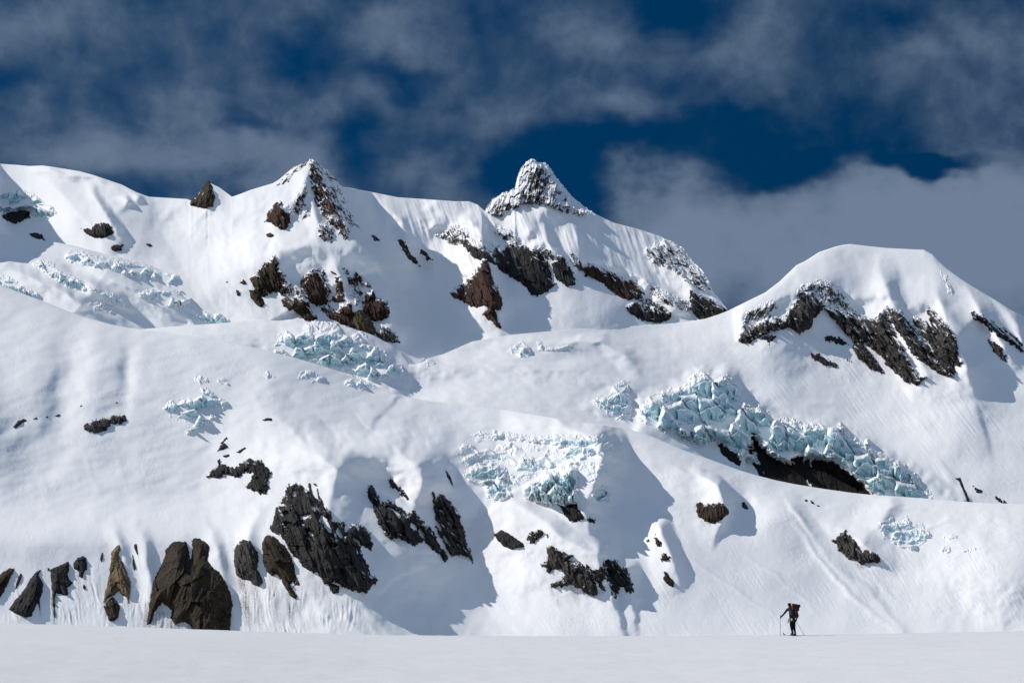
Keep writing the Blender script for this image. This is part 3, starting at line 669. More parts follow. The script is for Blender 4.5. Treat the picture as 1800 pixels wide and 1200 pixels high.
oc('rock_outcrop', S_F, [[(925,945),(935,933),(950,930),(957,937),(948,947),(935,955),(928,951)],[(960,938),(964,940),(962,944)]], R_BLACK, 'handful of black stones between the ice cliff and the centre cliff', H=7, W=4, edge=3, es=4, fa=3, gap=.25, gs=(4, 4))
oc('rock_outcrop', S_F, [[(975,882),(990,884),(1012,884),(1018,893),(1022,903),(1026,912),(1015,917),(1000,915),(993,905),(985,893)],[(1031,910),(1038,905),(1047,912),(1045,920),(1034,918)]], R_CAVE_SHADE, 'black rock hollow under the dirty ice cliff', H=5, W=5, edge=2, fa=4)
oc('rock_outcrop', S_F, [(1223,887),(1228,881),(1245,886),(1262,883),(1275,885),(1281,893),(1280,903),(1268,913),(1255,920),(1240,917),(1228,908),(1224,898)], R_BROWN, 'bowl-shaped dark rock with a snow fringe on the right-hand slope', H=14, W=7, edge=1.6, fa=4, snow=.03, ribs=2, lean=0, frag=0.5)
oc('rock_outcrop', S_F, [(1303,883),(1308,881),(1316,893),(1313,896),(1304,890)], R_BLACK, 'small black stone in the shadow of the bowl-shaped rock', H=5, W=2.5, edge=0.8, fa=1.5)
oc('rock_outcrop', S_F, [[(1162,972),(1170,972),(1178,980),(1172,986),(1163,985)],[(1135,950),(1140,946),(1143,952)],[(1152,938),(1157,945),(1163,955),(1158,962),(1153,955),(1150,945)]], R_BROWN, 'small cluster of brown stones on the rib right of the centre cliff', H=6, W=3, edge=2, es=4, fa=3, gap=.1, gs=(4, 5))
oc('rock_outcrop', S_F, [(1167,1003),(1172,1005),(1178,1015),(1186,1022),(1184,1031),(1175,1028),(1165,1018),(1168,1012)], R_BROWN, 'lone brown stone below the stone cluster on the rib', H=6, W=3, edge=1.4, fa=3)
oc('rock_outcrop', S_F, [(1460,951),(1468,946),(1478,938),(1486,930),(1489,938),(1500,945),(1508,960),(1515,967),(1530,967),(1538,970),(1548,980),(1549,988),(1535,988),(1520,990),(1515,993),(1505,985),(1492,982),(1482,975),(1472,965),(1470,955)], R_GREY, 'dark rock with a ragged pointed top beside the small ice step at right', H=11, W=6, edge=2, fa=5, snow=.02, frag=0.7)
stones('rock_stone', S_F, [[(1414,879),(1419,877),(1420,881),(1416,882)],[(1424,878),(1430,882),(1433,887),(1426,885)],[(1436,887),(1441,888),(1440,890),(1436,890)]], R_BLACK, 'tiny black stone near the crest under the dark ice cave', 'tiny stones under the ice cave', H=4, W=2, edge=1, fa=1)
oc('rock_outcrop', S_F, [(782,826),(787,830),(794,842),(797,855),(791,846),(786,838)], R_BROWN, 'thin brown rock splinter above the long shadow edge', H=4, W=2.5, edge=1.2, fa=2)
# ------------------------------------------------------------------ rocks of the glacier sheet and right mountain
GR_R = 'rock ribs of the right-hand dome'
oc('rock_cliff', S_M, [[(1325,748),(1340,775),(1360,795),(1388,808),(1398,802),(1415,800),(1445,800),(1462,803),(1475,816),(1490,826),(1502,836),(1515,842),(1527,852),(1540,868),(1540,890),(1450,885),(1350,860),(1322,815),(1308,775)]], R_CAVE_SHADE, 'dark rock cave wall under the blue ice cliff on the right', H=4, W=12, edge=2, fa=3, cat='cliff')
oc('rock_outcrop', S_M, [[(1255,768),(1275,781),(1295,792),(1306,806),(1300,820),(1270,800)],[(1205,756),(1212,760),(1222,772),(1216,776),(1208,768)]], R_CAVE_SHADE, 'narrow black rock slit at the left foot of the blue ice cliff', H=6, W=5, edge=1.5, fa=3)
oc('rock_outcrop', S_M, [(1679,840),(1688,839),(1690,845),(1697,862),(1706,884),(1702,885),(1694,865),(1686,846)], R_BLACK, 'thin black slanting bar of rock on the snow at far right', H=6, W=2.5, edge=.7, fa=1)
oc('rock_outcrop', S_M, [[(1712,855),(1718,858),(1728,862),(1725,867),(1716,865)],[(1709,852),(1712,853),(1711,856)]], R_BLACK, 'small black stones right of the slanting bar', H=5, W=3, edge=1.5, es=4, fa=2)
oc('rock_outcrop', S_M, [(1746,870),(1758,875),(1769,882),(1766,886),(1752,879)], R_BLACK, 'black pebbly rock streak nearest the right edge above the crest', H=5, W=2, edge=2, es=4, fa=2, gap=.15, gs=(4, 4))
oc('rock_cliff', S_M, [(1298,600),(1302,585),(1310,573),(1330,568),(1345,560),(1355,552),(1372,560),(1390,540),(1398,525),(1405,512),(1425,510),(1440,520),(1452,538),(1440,548),(1430,560),(1427,575),(1415,580),(1405,588),(1397,580),(1385,575),(1370,580),(1355,580),(1340,590),(1325,598),(1310,603)], R_GREY, 'left wing of grey cliff on the right-hand dome with snowy upper edge', H=13, W=7, edge=2.6, fa=10, snow=0.05, gap=0.03, gs=(5, 7), cat='cliff', group=GR_R, rime=1.0, grow=1.0)
oc('rock_outcrop', S_M, [(1300,575),(1315,545),(1340,530),(1362,527),(1370,540),(1355,552),(1340,562),(1315,572)], R_GREY, 'snow-plastered rock crest above the left wing of the dome cliff', H=5, W=5, edge=4, fa=4, snow=0.36, gap=.3, gs=(4, 6), lean=-.5, group=GR_R, fade=0.8)
oc('rock_outcrop', S_M, [(1400,515),(1410,500),(1440,490),(1465,495),(1490,530),(1510,550),(1480,545),(1450,535),(1430,512)], R_GREY, 'snow-dusted rocks at the top centre of the dome cliff', H=6, W=5, edge=5, fa=5, snow=0.38, gap=.25, gs=(4, 7), group=GR_R, fade=0.7)
oc('rock_cliff', S_M, [(1448,540),(1470,542),(1490,545),(1515,553),(1533,560),(1553,541),(1562,560),(1572,583),(1590,615),(1602,640),(1616,660),(1628,662),(1610,677),(1590,668),(1575,654),(1560,640),(1542,620),(1520,602),(1500,600),(1488,588),(1475,572),(1460,553)], R_GREY, 'broadest grey cliff slanting down the middle of the right-hand dome', H=16, W=8, edge=2.6, fa=10, snow=0.04, lean=.7, gap=0.08, gs=(5, 12), cat='cliff', group=GR_R, rime=1.0, grow=1.0)
oc('rock_cliff', S_M, [(1555,538),(1583,545),(1600,562),(1620,588),(1638,606),(1648,630),(1678,662),(1660,660),(1633,643),(1604,622),(1592,602),(1575,578)], R_GREY, 'slanting rib on the dome between the broadest cliff and the forked rib', H=14, W=8, edge=2.6, fa=10, snow=0.04, lean=.7, gap=0.08, gs=(5, 12), cat='cliff', group=GR_R, rime=1.0, grow=1.0)
oc('rock_cliff', S_M, [(1605,555),(1620,560),(1632,570),(1640,580),(1636,565),(1630,545),(1632,537),(1640,545),(1655,560),(1665,570),(1680,590),(1683,610),(1685,630),(1693,640),(1685,643),(1675,640),(1680,655),(1668,662),(1655,650),(1645,630),(1635,605),(1620,590),(1608,570)], R_GREY, 'forked grey rib with a raised tip at the right end of the dome face', H=16, W=8, edge=2.2, fa=10, snow=0.02, lean=.6, cat='cliff', group=GR_R, rime=1.0, grow=1.0)
oc('rock_outcrop', S_M, [(1500,600),(1515,605),(1530,620),(1545,640),(1555,658),(1545,655),(1530,648),(1515,635),(1500,618)], R_GREY, 'broken short rib below the broadest dome cliff', H=8, W=5, edge=3, fa=5, snow=.06, lean=.7, gap=.16, gs=(5, 6), group=GR_R)
oc('rock_outcrop', S_M, [[(1425,622),(1440,620),(1445,628),(1460,635),(1477,642),(1470,647),(1450,643),(1438,635),(1428,630)],[(1488,630),(1494,632),(1498,638),(1492,637)]], R_GREY, 'lowest stones on the open snow under the dome cliff', H=6, W=4, edge=2.4, es=5, fa=4, gap=.05, gs=(5, 5), group=GR_R)
oc('rock_outcrop', S_M, [(1450,592),(1462,590),(1480,595),(1492,606),(1475,605),(1465,600),(1452,600)], R_BLACK, 'row of dark stones just beneath the dome cliff', H=5, W=3, edge=3, es=4, fa=3, gap=.2, gs=(5, 4), group=GR_R)
oc('rock_outcrop', S_M, [(1338,594),(1350,588),(1365,592),(1355,600),(1352,607),(1347,598)], R_BLACK, 'small dark stones under the left wing of the dome cliff', H=5, W=3, edge=2.4, es=4, fa=3, gap=.1, group=GR_R)
oc('rock_cliff', S_M, [(1705,545),(1720,550),(1735,555),(1750,568),(1770,580),(1785,590),(1795,605),(1805,620),(1795,618),(1780,607),(1770,600),(1755,590),(1740,580),(1730,570),(1710,560)], R_BLACK, 'black slanting rib on the far right shoulder beside the picture edge', H=10, W=5, edge=3, fa=6, snow=0.1, lean=.9, gap=.1, gs=(4, 8), cat='cliff', group=GR_R, rime=0.8)
oc('rock_outcrop', S_M, [(1735,595),(1750,600),(1760,610),(1770,625),(1768,635),(1755,625),(1740,610)], R_GREY, 'snowy broken rocks below the far right black rib', H=8, W=5, edge=3, fa=5, snow=.12, gap=.16, gs=(4, 6), group=GR_R)
oc('rock_outcrop', S_M, [(1652,475),(1664,482),(1672,500),(1680,520),(1668,518),(1660,500),(1656,490)], R_GREY, 'faint snow-covered rocks high on the right edge of the dome', H=4, W=4, edge=3, fa=3, snow=0.42, gap=.3, gs=(4, 6), group=GR_R, fade=0.9)
# ------------------------------------------------------------------ rocks of the main range
GR_M = 'rocks of the main range'
oc('rock_pinnacle', S_MT, [(333,356),(340,350),(350,340),(357,330),(365,318),(370,323),(375,334),(378,348),(374,364),(360,366),(345,364),(335,361)], R_BROWN, 'little brown rock pinnacle standing alone on the left skyline', H=14, W=7, edge=1.4, fa=5, snow=0.02, lean=-.3, cat='pinnacle', group=GR_M, rime=0.3)
oc('rock_outcrop', S_MT, [(0,372),(12,375),(25,368),(35,364),(50,372),(52,383),(38,388),(28,394),(15,390),(5,382)], R_BLACK, 'black rock under the shaded ice at the far left edge', H=10, W=6, edge=3, fa=5, group=GR_M)
oc('rock_outcrop', S_MT, [(52,412),(62,409),(75,415),(78,421),(65,420),(55,416)], R_BLACK, 'small dark rock half buried behind the left glacier tongue', H=6, W=3, edge=2, fa=3, group=GR_M)
oc('rock_outcrop', S_MT, [(143,402),(160,402),(168,394),(178,391),(190,393),(197,399),(200,410),(195,415),(178,419),(165,417),(150,410)], R_BLACK, 'black domed rock at the foot of the left snow rib', H=12, W=6, edge=1.6, fa=4, snow=.02, group=GR_M)
oc('rock_outcrop', S_MT, [(195,433),(205,430),(216,431),(212,440),(205,443),(197,439)], R_BLACK, 'smaller black rock right beside the left glacier edge', H=7, W=4, edge=1.6, fa=3, group=GR_M)
oc('rock_outcrop', S_MT, [(255,428),(265,429),(269,433),(262,434)], R_BLACK, 'tiny rock under a snow hump on the broad left slope', H=4, W=2, edge=1, fa=1, group=GR_M)
oc('rock_outcrop', S_MT, [(465,390),(470,375),(475,365),(482,360),(490,352),(495,355),(497,365),(500,370),(508,375),(511,385),(509,396),(500,404),(490,402),(480,396),(475,390)], R_RED, 'reddish rock tooth on the left flank of the first summit', H=15, W=7, edge=1.8, fa=6, snow=0.08, group=GR_M, rime=0.3)
oc('rock_outcrop', S_MT, [(467,412),(475,408),(482,414),(478,417),(470,416)], R_RED, 'tiny reddish rock below the rock tooth', H=5, W=3, edge=1.2, fa=2, snow=.05, group=GR_M)
oc('rock_outcrop', S_MT, [(486,326),(500,311),(510,299),(530,288),(540,285),(532,296),(515,306),(507,318),(495,325)], R_RED, 'thin frosted rock band along the left ridge of the first summit', H=4, W=5, edge=3, fa=4, snow=0.42, gap=.2, gs=(4, 7), lean=-.8, group=GR_M)
oc('rock_outcrop', S_MT, [(546,282),(553,283),(560,292),(575,301),(588,314),(596,328),(604,348),(612,362),(622,376),(630,396),(620,395),(610,388),(612,405),(608,418),(598,410),(590,398),(580,393),(582,415),(580,424),(570,421),(562,412),(562,400),(572,388),(566,370),(555,350),(550,330),(546,305)], R_RED, 'rime-streaked dark rock face right of the first summit', H=12, W=8, edge=3, fa=9, fs=11, snow=0.29, lean=.45, gap=0.05, gs=(4, 14), cat='rock face', group=GR_M, rime=0.3, fade=0.4, ribs=4, grow=3)
oc('rock_outcrop', S_MT, [(505,360),(515,345),(528,335),(540,318),(545,340),(540,360),(545,380),(530,388),(518,375),(512,380)], R_RED, 'frosted rocks on the central rib under the first summit', H=5, W=6, edge=4, fa=6, snow=0.42, gap=.22, gs=(4, 9), lean=.2, group=GR_M, fade=0.8)
GR_B = 'rocks of the buttress below the first summit'
oc('rock_cliff', S_MT, [(443,492),(452,480),(460,472),(468,462),(475,458),(483,452),(487,462),(486,475),(490,490),(493,505),(505,500),(508,508),(495,515),(488,508),(478,510),(470,515),(462,518),(453,510),(446,502)], R_BROWN, 'upper left brown cliff of the buttress below the first summit', H=13, W=7, edge=2.4, fa=7, snow=0.05, gap=.06, gs=(5, 7), cat='cliff', group=GR_B, rime=0.8, grow=3.5)
oc('rock_outcrop', S_MT, [(438,510),(448,510),(458,520),(466,532),(460,541),(450,535),(440,522)], R_BROWN, 'smooth slanting dark slab at the left foot of the buttress', H=10, W=6, edge=1.4, fa=3, group=GR_B, frag=0.4)
oc('rock_cliff', S_MT, [(498,525),(503,520),(510,525),(520,525),(535,527),(543,540),(552,552),(554,561),(540,560),(525,548),(515,540),(508,543),(500,533)], R_BROWN, 'long brown rock rib at the foot of the buttress left of its middle', H=11, W=6, edge=2, fa=5, snow=0.05, lean=.6, cat='cliff', group=GR_B, rime=0.8, grow=3.5)
oc('rock_cliff', S_MT, [(533,490),(540,485),(552,478),(562,485),(570,495),(572,510),(570,522),(577,528),(562,535),(550,532),(540,520),(535,505),(530,505)], R_RED, 'reddish-black cliff in the middle of the buttress', H=13, W=7, edge=2.4, fa=6, snow=0.05, lean=.4, gap=.04, gs=(5, 7), cat='cliff', group=GR_B, rime=0.8, grow=3.5)
oc('rock_outcrop', S_MT, [(583,520),(590,515),(592,500),(598,480),(603,500),(604,515),(606,528),(595,532),(585,530)], R_RED, 'narrow frosted rock tooth right of the middle buttress cliff', H=9, W=5, edge=2.2, fa=5, snow=0.2, group=GR_B, rime=0.6)
oc('rock_cliff', S_MT, [(563,540),(575,538),(585,545),(597,550),(605,535),(612,532),(618,550),(620,565),(628,573),(610,570),(595,562),(580,558),(575,550)], R_RED, 'low jagged reddish cliff at the foot of the buttress centre', H=11, W=6, edge=2.4, fa=6, snow=0.05, gap=.04, cat='cliff', group=GR_B, rime=0.8, grow=3.5)
oc('rock_cliff', S_MT, [(640,530),(645,515),(655,513),(660,525),(680,530),(682,545),(680,555),(668,560),(660,562),(650,555),(642,545)], R_RED, 'blocky rock with frosted top on the right of the buttress', H=14, W=7, edge=2.2, fa=6, snow=0.05, cat='cliff', group=GR_B, rime=0.8, grow=3.5)
oc('rock_cliff', S_MT, [(620,558),(630,548),(645,553),(652,565),(657,580),(655,592),(645,588),(632,578),(622,570)], R_TAN, 'tan-brown rounded rock at the lower right of the buttress', H=13, W=7, edge=1.8, fa=5, snow=.02, cat='cliff', group=GR_B, grow=3.5)
oc('rock_outcrop', S_MT, [(657,592),(662,580),(672,570),(690,580),(700,592),(704,602),(690,602),(670,600)], R_GREY, 'frosted rock at the lowest right tip of the buttress', H=9, W=6, edge=2.4, fa=6, snow=0.26, group=GR_B, rime=0.5)
stones('rock_stone', S_MT, [[(420,497),(428,492),(436,498),(428,500)],[(415,510),(422,512),(424,523),(417,518)],[(397,496),(402,494),(401,498)]], R_BROWN, 'little stone left of the buttress on the broad snow slope', 'little stones left of the buttress', H=6, W=3, edge=1.6, es=4, fa=2)
stones('rock_stone', S_MT, [[(565,478),(570,474),(573,482),(568,486)],[(583,478),(589,476),(590,481),(585,482)],[(590,488),(598,486),(597,496),(590,498)]], R_RED, 'frosted stone along the upper edge of the buttress', 'frosted stones on the buttress edge', H=6, W=3, edge=2, es=4, fa=3, snow=.08)
oc('rock_pinnacle', S_MT, [(789,515),(800,505),(815,495),(830,482),(840,465),(848,452),(855,448),(860,460),(862,475),(868,490),(875,500),(880,515),(885,535),(880,545),(870,545),(875,560),(883,577),(870,573),(858,560),(846,552),(855,545),(855,538),(840,540),(828,540),(815,530),(800,525)], R_RED, 'dark red rock spike with frosted right edge in the snow basin', H=14, W=9, edge=2, fa=7, snow=0.03, lean=.4, cat='pinnacle', group=GR_M, rime=0.9)
oc('rock_outcrop', S_MT, [(698,422),(710,420),(715,432),(722,445),(735,460),(738,468),(725,462),(715,452),(709,440)], R_RED, 'left streak of broken rock on the shaded snow wall', H=7, W=4, edge=2.4, fa=4, gap=.1, gs=(4, 5), group=GR_M)
oc('rock_outcrop', S_MT, [(735,437),(745,440),(755,450),(760,456),(750,457),(742,448)], R_RED, 'right streak of broken rock on the shaded snow wall', H=6, W=4, edge=2.6, fa=4, gap=.18, gs=(4, 5), group=GR_M)
oc('rock_outcrop', S_MT, [(650,413),(658,413),(668,422),(660,424)], R_RED, 'faint rocks in the shade close under the first summit', H=4, W=3, edge=2.4, fa=3, snow=.1, gap=.2, gs=(4, 5), group=GR_M)
GR_C = 'cliffs under the summit tower'
oc('rock_outcrop', S_MT, [(765,414),(775,408),(790,398),(800,395),(818,400),(822,415),(835,420),(852,418),(868,425),(872,436),(850,440),(835,440),(822,425),(805,432),(790,430),(783,422)], R_GREY, 'frosted upper left end of the cliff band under the summit tower', H=7, W=5, edge=4, fa=5, snow=0.28, gap=.16, gs=(5, 6), group=GR_C, rime=0.6, fade=0.5)
oc('rock_cliff', S_MT, [(812,408),(822,412),(822,422),(835,430),(845,440),(868,440),(871,452),(871,462),(850,455),(835,452),(825,440),(815,428)], R_BLACK, 'black left cliff of the band under the summit tower', H=9, W=6, edge=2.4, fa=5, snow=.05, cat='cliff', group=GR_C, rime=0.7, grow=3)
oc('rock_outcrop', S_MT, [(862,402),(880,398),(900,403),(908,415),(915,430),(895,430),(878,420)], R_GREY, 'frosted rocks above the main black cliff under the tower', H=5, W=5, edge=4, fa=5, snow=0.38, gap=.2, gs=(5, 6), group=GR_C, rime=0.3, fade=0.7)
oc('rock_cliff', S_MT, [(872,432),(885,430),(900,431),(920,433),(935,440),(950,450),(960,460),(965,475),(970,495),(975,498),(960,510),(945,517),(935,515),(930,505),(915,492),(900,485),(885,475),(873,462),(871,448)], R_BLACK, 'broad main black cliff under the summit tower', H=12, W=8, edge=2, fa=6, fs=16, snow=0.02, ribs=2, cat='cliff', group=GR_C, rime=0.9, grow=3)
oc('rock_cliff', S_MT, [(972,462),(980,458),(988,450),(996,462),(1003,472),(1006,482),(1010,497),(1000,500),(985,492),(977,485)], R_BLACK, 'small black pointed cliff right of the broad main cliff', H=10, W=6, edge=2, fa=5, snow=0.03, cat='cliff', group=GR_C, rime=0.9, grow=3)
oc('rock_cliff', S_MT, [(1025,470),(1035,465),(1050,468),(1065,478),(1085,485),(1105,492),(1125,505),(1130,515),(1115,522),(1105,525),(1090,518),(1075,508),(1060,495),(1045,487),(1030,482)], R_RED, 'long reddish cliff band slanting under the right snow shoulder', H=10, W=6, edge=2.2, fa=5, snow=0.03, lean=.6, cat='cliff', group=GR_C, rime=0.9, grow=3)
oc('rock_cliff', S_MT, [(1103,540),(1115,530),(1130,535),(1150,540),(1170,545),(1178,553),(1172,563),(1155,565),(1130,560),(1110,550)], R_BLACK, 'lowest dark cliff at the foot of the right snow shoulder', H=9, W=5, edge=2.4, fa=5, snow=.05, gap=.04, cat='cliff', group=GR_C, rime=0.8, grow=3)
oc('rock_outcrop', S_MT, [(1130,440),(1150,428),(1170,420),(1190,429),(1205,437),(1215,455),(1232,473),(1242,486),(1249,502),(1253,515),(1235,512),(1215,500),(1200,490),(1190,480),(1170,470),(1150,465),(1140,455)], R_GREY, 'frosted rock face on the steep right end of the shoulder', H=8, W=6, edge=4, fa=8, snow=0.38, lean=.7, gap=0.12, gs=(5, 11), cat='rock face', group=GR_C, rime=0.3, fade=0.8)
oc('rock_outcrop', S_MT, [(1140,500),(1160,505),(1185,520),(1205,530),(1222,532),(1240,540),(1220,548),(1195,545),(1165,530),(1145,515)], R_GREY, 'thin frosted rock steps under the right shoulder face', H=6, W=5, edge=4, fa=5, snow=0.36, gap=0.15, gs=(6, 6), lean=.8, group=GR_C, fade=0.8)
oc('rock_cliff', S_MT, [(1217,512),(1240,524),(1262,534),(1280,546),(1255,556),(1232,562),(1222,550),(1215,535)], R_BLACK, 'dark rock toe where the shoulder meets the saddle', H=8, W=5, edge=2.4, fa=5, snow=0.14, lean=.6, cat='cliff', group=GR_C, rime=0.6, grow=3)
oc('summit_tower', S_MT, [(852,372),(860,358),(870,348),(880,342),(892,338),(905,332),(908,318),(912,304),(918,294),(925,284),(935,280),(942,283),(948,288),(957,285),(963,291),(968,298),(976,310),(985,321),(1000,340),(1012,354),(1030,367),(1045,378),(1020,380),(1000,376),(985,372),(960,362),(935,358),(915,362),(895,372),(880,381),(865,379)], R_GREY, 'rime-crusted rock tower with a double top, highest point of the skyline', H=13, W=7, edge=2, fa=9, fs=9, snow=0.36, lean=-.15, gap=.0, ribs=5, cat='rock tower', group=GR_M, rime=0.4, rough=1.6, fade=0.7, jagk=2.2, core=bump(948,328,16,34,.85,8))

for pts, lab in (([(382,793),(387,783),(394,778),(402,785),(393,790)], 'black stone right above the hooked rock patch, below a thin pointed sliver'), ([(415,795),(430,785),(433,788),(420,796)], 'slanting black stone just right of the others above the hooked rock patch'),
                 ([(391,801),(402,797),(404,801),(396,804)], 'flat black stone closest above the hooked rock patch'), ([(386,780),(398,768),(400,770),(390,780)], 'thin black sliver of rock, highest above the hooked rock patch')):
    oc('rock_stone', S_F, pts, R_BLACK, lab, H=6, W=3, edge=1.0, es=4, fa=2, fs=6, cat='stone', group='loose stones above the hooked rock patch')

oc('rock_outcrop', S_MT, [(488,470),(500,480),(515,500),(530,490),(545,470),(560,470),(575,490),(585,510),(575,530),(560,535),(545,525),(525,520),(505,520),(495,500)], R_RED, 'half-buried frosted rocks between the two left cliffs of the buttress', H=5, W=5, edge=5, fa=6, snow=.34, rime=.3, fade=.5, gap=.25, gs=(5, 8), group=GR_B)
oc('rock_outcrop', S_MT, [(600,470),(612,490),(615,515),(625,535),(640,525),(632,500),(645,505),(660,510),(650,495),(630,480)], R_RED, 'half-buried frosted rocks at the upper right of the buttress', H=5, W=5, edge=5, fa=6, snow=.34, rime=.3, fade=.5, gap=.28, gs=(5, 8), group=GR_B)
oc('rock_outcrop', S_MT, [(590,335),(605,350),(620,368),(632,392),(640,410),(628,412),(616,400),(600,375),(588,355)], R_GREY, 'faint rime-covered rock streaks at the right edge of the first summit', H=4, W=5, edge=5, fa=5, snow=.40, fade=.5, gap=.2, gs=(4, 12), lean=.5, group=GR_M)
oc('rock_outcrop', S_MT, [(935,440),(950,432),(970,440),(985,452),(1000,462),(1010,470),(1000,475),(980,460),(960,455)], R_GREY, 'frosted rim of rock above the small black pointed cliff', H=5, W=5, edge=4, fa=5, snow=.34, rime=.4, fade=.5, gap=.18, gs=(4, 7), group=GR_C)
oc('rock_outcrop', S_MT, [(1000,440),(1012,450),(1022,462),(1030,474),(1020,478),(1010,468),(1002,455)], R_GREY, 'frosted rocks on the narrow rib left of the long reddish band', H=5, W=4, edge=4, fa=4, snow=.34, fade=.5, gap=.2, gs=(4, 7), group=GR_C)
oc('rock_outcrop', S_MT, [(1080,492),(1100,500),(1130,512),(1150,530),(1170,540),(1150,542),(1125,528),(1100,520)], R_GREY, 'broken frosted rocks between the long reddish band and the lowest cliff', H=6, W=4, edge=4, fa=5, snow=.26, rime=.5, fade=.3, gap=.15, gs=(5, 6), group=GR_C)
# ------------------------------------------------------------------ icefalls
ic = icefall
ic('icefall', S_M, [(1035,703),(1050,698),(1070,692),(1080,676),(1092,668),(1105,670),(1108,690),(1112,712),(1108,735),(1085,738),(1060,725)], 'small broken blue ice step at the left end of the long ice cliff', H=10, fs=16, fa=9, ice=.5)
ic('ice_cliff', S_M, [(1122,720),(1135,705),(1150,690),(1175,684),(1200,678),(1215,664),(1230,655),(1255,654),(1280,657),(1298,675),(1306,700),(1320,712),(1340,716),(1362,732),(1385,738),(1398,732),(1408,742),(1430,745),(1455,744),(1475,742),(1486,756),(1498,765),(1515,778),(1525,768),(1535,785),(1560,800),(1590,818),(1610,835),(1620,850),(1640,870),(1640,895),(1545,890),(1530,862),(1505,842),(1484,824),(1464,812),(1440,808),(1402,810),(1386,816),(1362,806),(1342,788),(1322,768),(1335,815),(1312,812),(1290,798),(1262,778),(1240,785),(1200,770),(1160,755),(1130,740)], 'long blue ice cliff above the dark rock cave on the right', H=30, W=8, fs=33, fa=8, ice=0.55, crack=10, dirt=0.7, dirt_v=(690, 800), cat='ice cliff', lean=.4, asp=1.5, bo=7, edge=5)
ic('icefall', S_M, [(478,612),(490,590),(502,580),(530,574),(545,562),(580,559),(612,564),(640,583),(656,603),(684,628),(712,640),(706,660),(650,670),(560,645),(500,630)], 'domed blue icefall below the brown buttress at centre left', H=13, W=12, fs=24, fa=9, ice=.42, crack=8, asp=1.1, edge=6)
ic('icefall', S_M, [(888,617),(905,606),(918,598),(930,608),(938,618),(930,628),(912,628)], 'lone pale ice block on the smooth mid glacier', H=12, W=5, fs=18, fa=7, ice=.4, edge=1.5, cat='ice block')
ic('icefall', S_M, [(943,600),(952,599),(956,611),(975,610),(1000,604),(1008,608),(985,617),(958,618),(945,616)], 'thin blue ice step right of the lone ice block', H=8, W=4, fs=14, fa=7, ice=.55, edge=1.5)
ic('icefall', S_L, [(112,452),(125,443),(145,444),(165,449),(200,459),(240,464),(262,470),(285,485),(298,479),(313,481),(328,498),(336,512),(318,512),(300,502),(280,494),(250,487),(220,480),(195,470),(160,464),(135,462)], 'upper chain of broken ice blocks on the left glacier tongue', H=11, W=5, fs=20, fa=10, ice=0.55, crack=6, mat=M_ICEG, grow=3.5)
ic('icefall', S_L, [(60,463),(75,460),(92,466),(100,478),(130,489),(152,500),(145,508),(118,502),(100,492),(85,480),(68,470)], 'blue ice wall of the middle crevasse on the left glacier tongue', H=11, W=4, fs=20, fa=8, ice=0.55, grow=3.5)
ic('icefall', S_L, [(248,517),(268,511),(298,514),(325,514),(334,524),(326,534),(308,537),(288,532),(262,524)], 'bright turquoise ice slots low on the left glacier tongue', H=11, W=4, fs=20, fa=8, ice=0.55, asp=2.2, lean=.1, grow=3.5)
ic('icefall', S_L, [(-20,480),(20,492),(50,510),(70,522),(60,528),(25,512),(-20,495)], 'dull blue ice at the left picture edge behind the dome', H=11, W=5, fs=20, fa=6, ice=0.55, mat=M_ICEG, grow=3.5)
ic('icefall', S_L, [(330,560),(355,550),(385,552),(410,562),(390,572),(350,572)], 'faint broken ice at the lower right end of the left glacier', H=11, W=5, fs=20, fa=6, ice=0.55, mat=M_ICEG, grow=3.5)
ic('icefall', S_MT, [(-20,345),(15,336),(35,336),(60,346),(85,362),(95,374),(80,384),(62,380),(55,366),(30,368),(5,374),(-20,378)], 'shaded hanging ice above the black rock at the far left edge', H=13, W=6, fs=20, fa=9, ice=.45, dirt=.2, grow=4)
ic('icefall', S_F, [(826,763),(848,756),(890,758),(940,766),(985,763),(1015,764),(1040,766),(1060,762),(1075,773),(1078,798),(1066,806),(1045,797),(1022,808),(1013,818),(1000,812),(980,797),(992,790),(965,780),(900,774),(840,770)], 'long curved ice ledge along the top of the centre icefall', H=12, W=5, fs=22, fa=9, ice=.42, dirt=.12, crack=6, mat=M_ICEG, group='ice blocks of the centre icefall', asp=1.0, amp=0.7)
ic('ice_block', S_F, [(814,834),(822,822),(835,813),(855,810),(880,814),(892,825),(893,845),(878,850),(850,853),(832,848),(820,842)], 'upper left bulging ice block of the centre icefall', H=24, W=9, fs=24, fa=7, ice=0.55, dirt=0.6, cat='ice block', mat=M_ICEG, group='ice blocks of the centre icefall', asp=1.0, upr=0.6)
ic('ice_block', S_F, [(848,850),(862,846),(875,832),(888,842),(898,855),(898,870),(886,880),(868,881),(855,872)], 'lower left rounded ice block with a dirty foot in the centre icefall', H=24, W=7, fs=22, fa=7, ice=0.55, dirt=0.8, dirt_v=(850, 880), cat='ice block', mat=M_ICEG, group='ice blocks of the centre icefall', asp=1.1, upr=0.6)
ic('ice_block', S_F, [(910,806),(922,798),(940,802),(958,812),(964,824),(930,824),(914,816)], 'small blue ice block in the middle of the centre icefall', H=14, W=5, fs=18, fa=7, ice=.55, cat='ice block', group='ice blocks of the centre icefall')
ic('ice_cliff', S_F, [(918,868),(922,852),(938,842),(952,840),(958,828),(972,826),(985,832),(1000,812),(1013,822),(1017,850),(1017,884),(988,890),(962,888),(938,882),(922,876)], 'dirty fluted ice cliff over the black hollow in the centre icefall', H=36, W=7, fs=18, fa=9, ice=0.7, dirt=1.6, dirt_v=(815, 870), crack=9, asp=2.0, cat='ice cliff', mat=M_ICEG, group='ice blocks of the centre icefall', bo=6, upr=0.7)
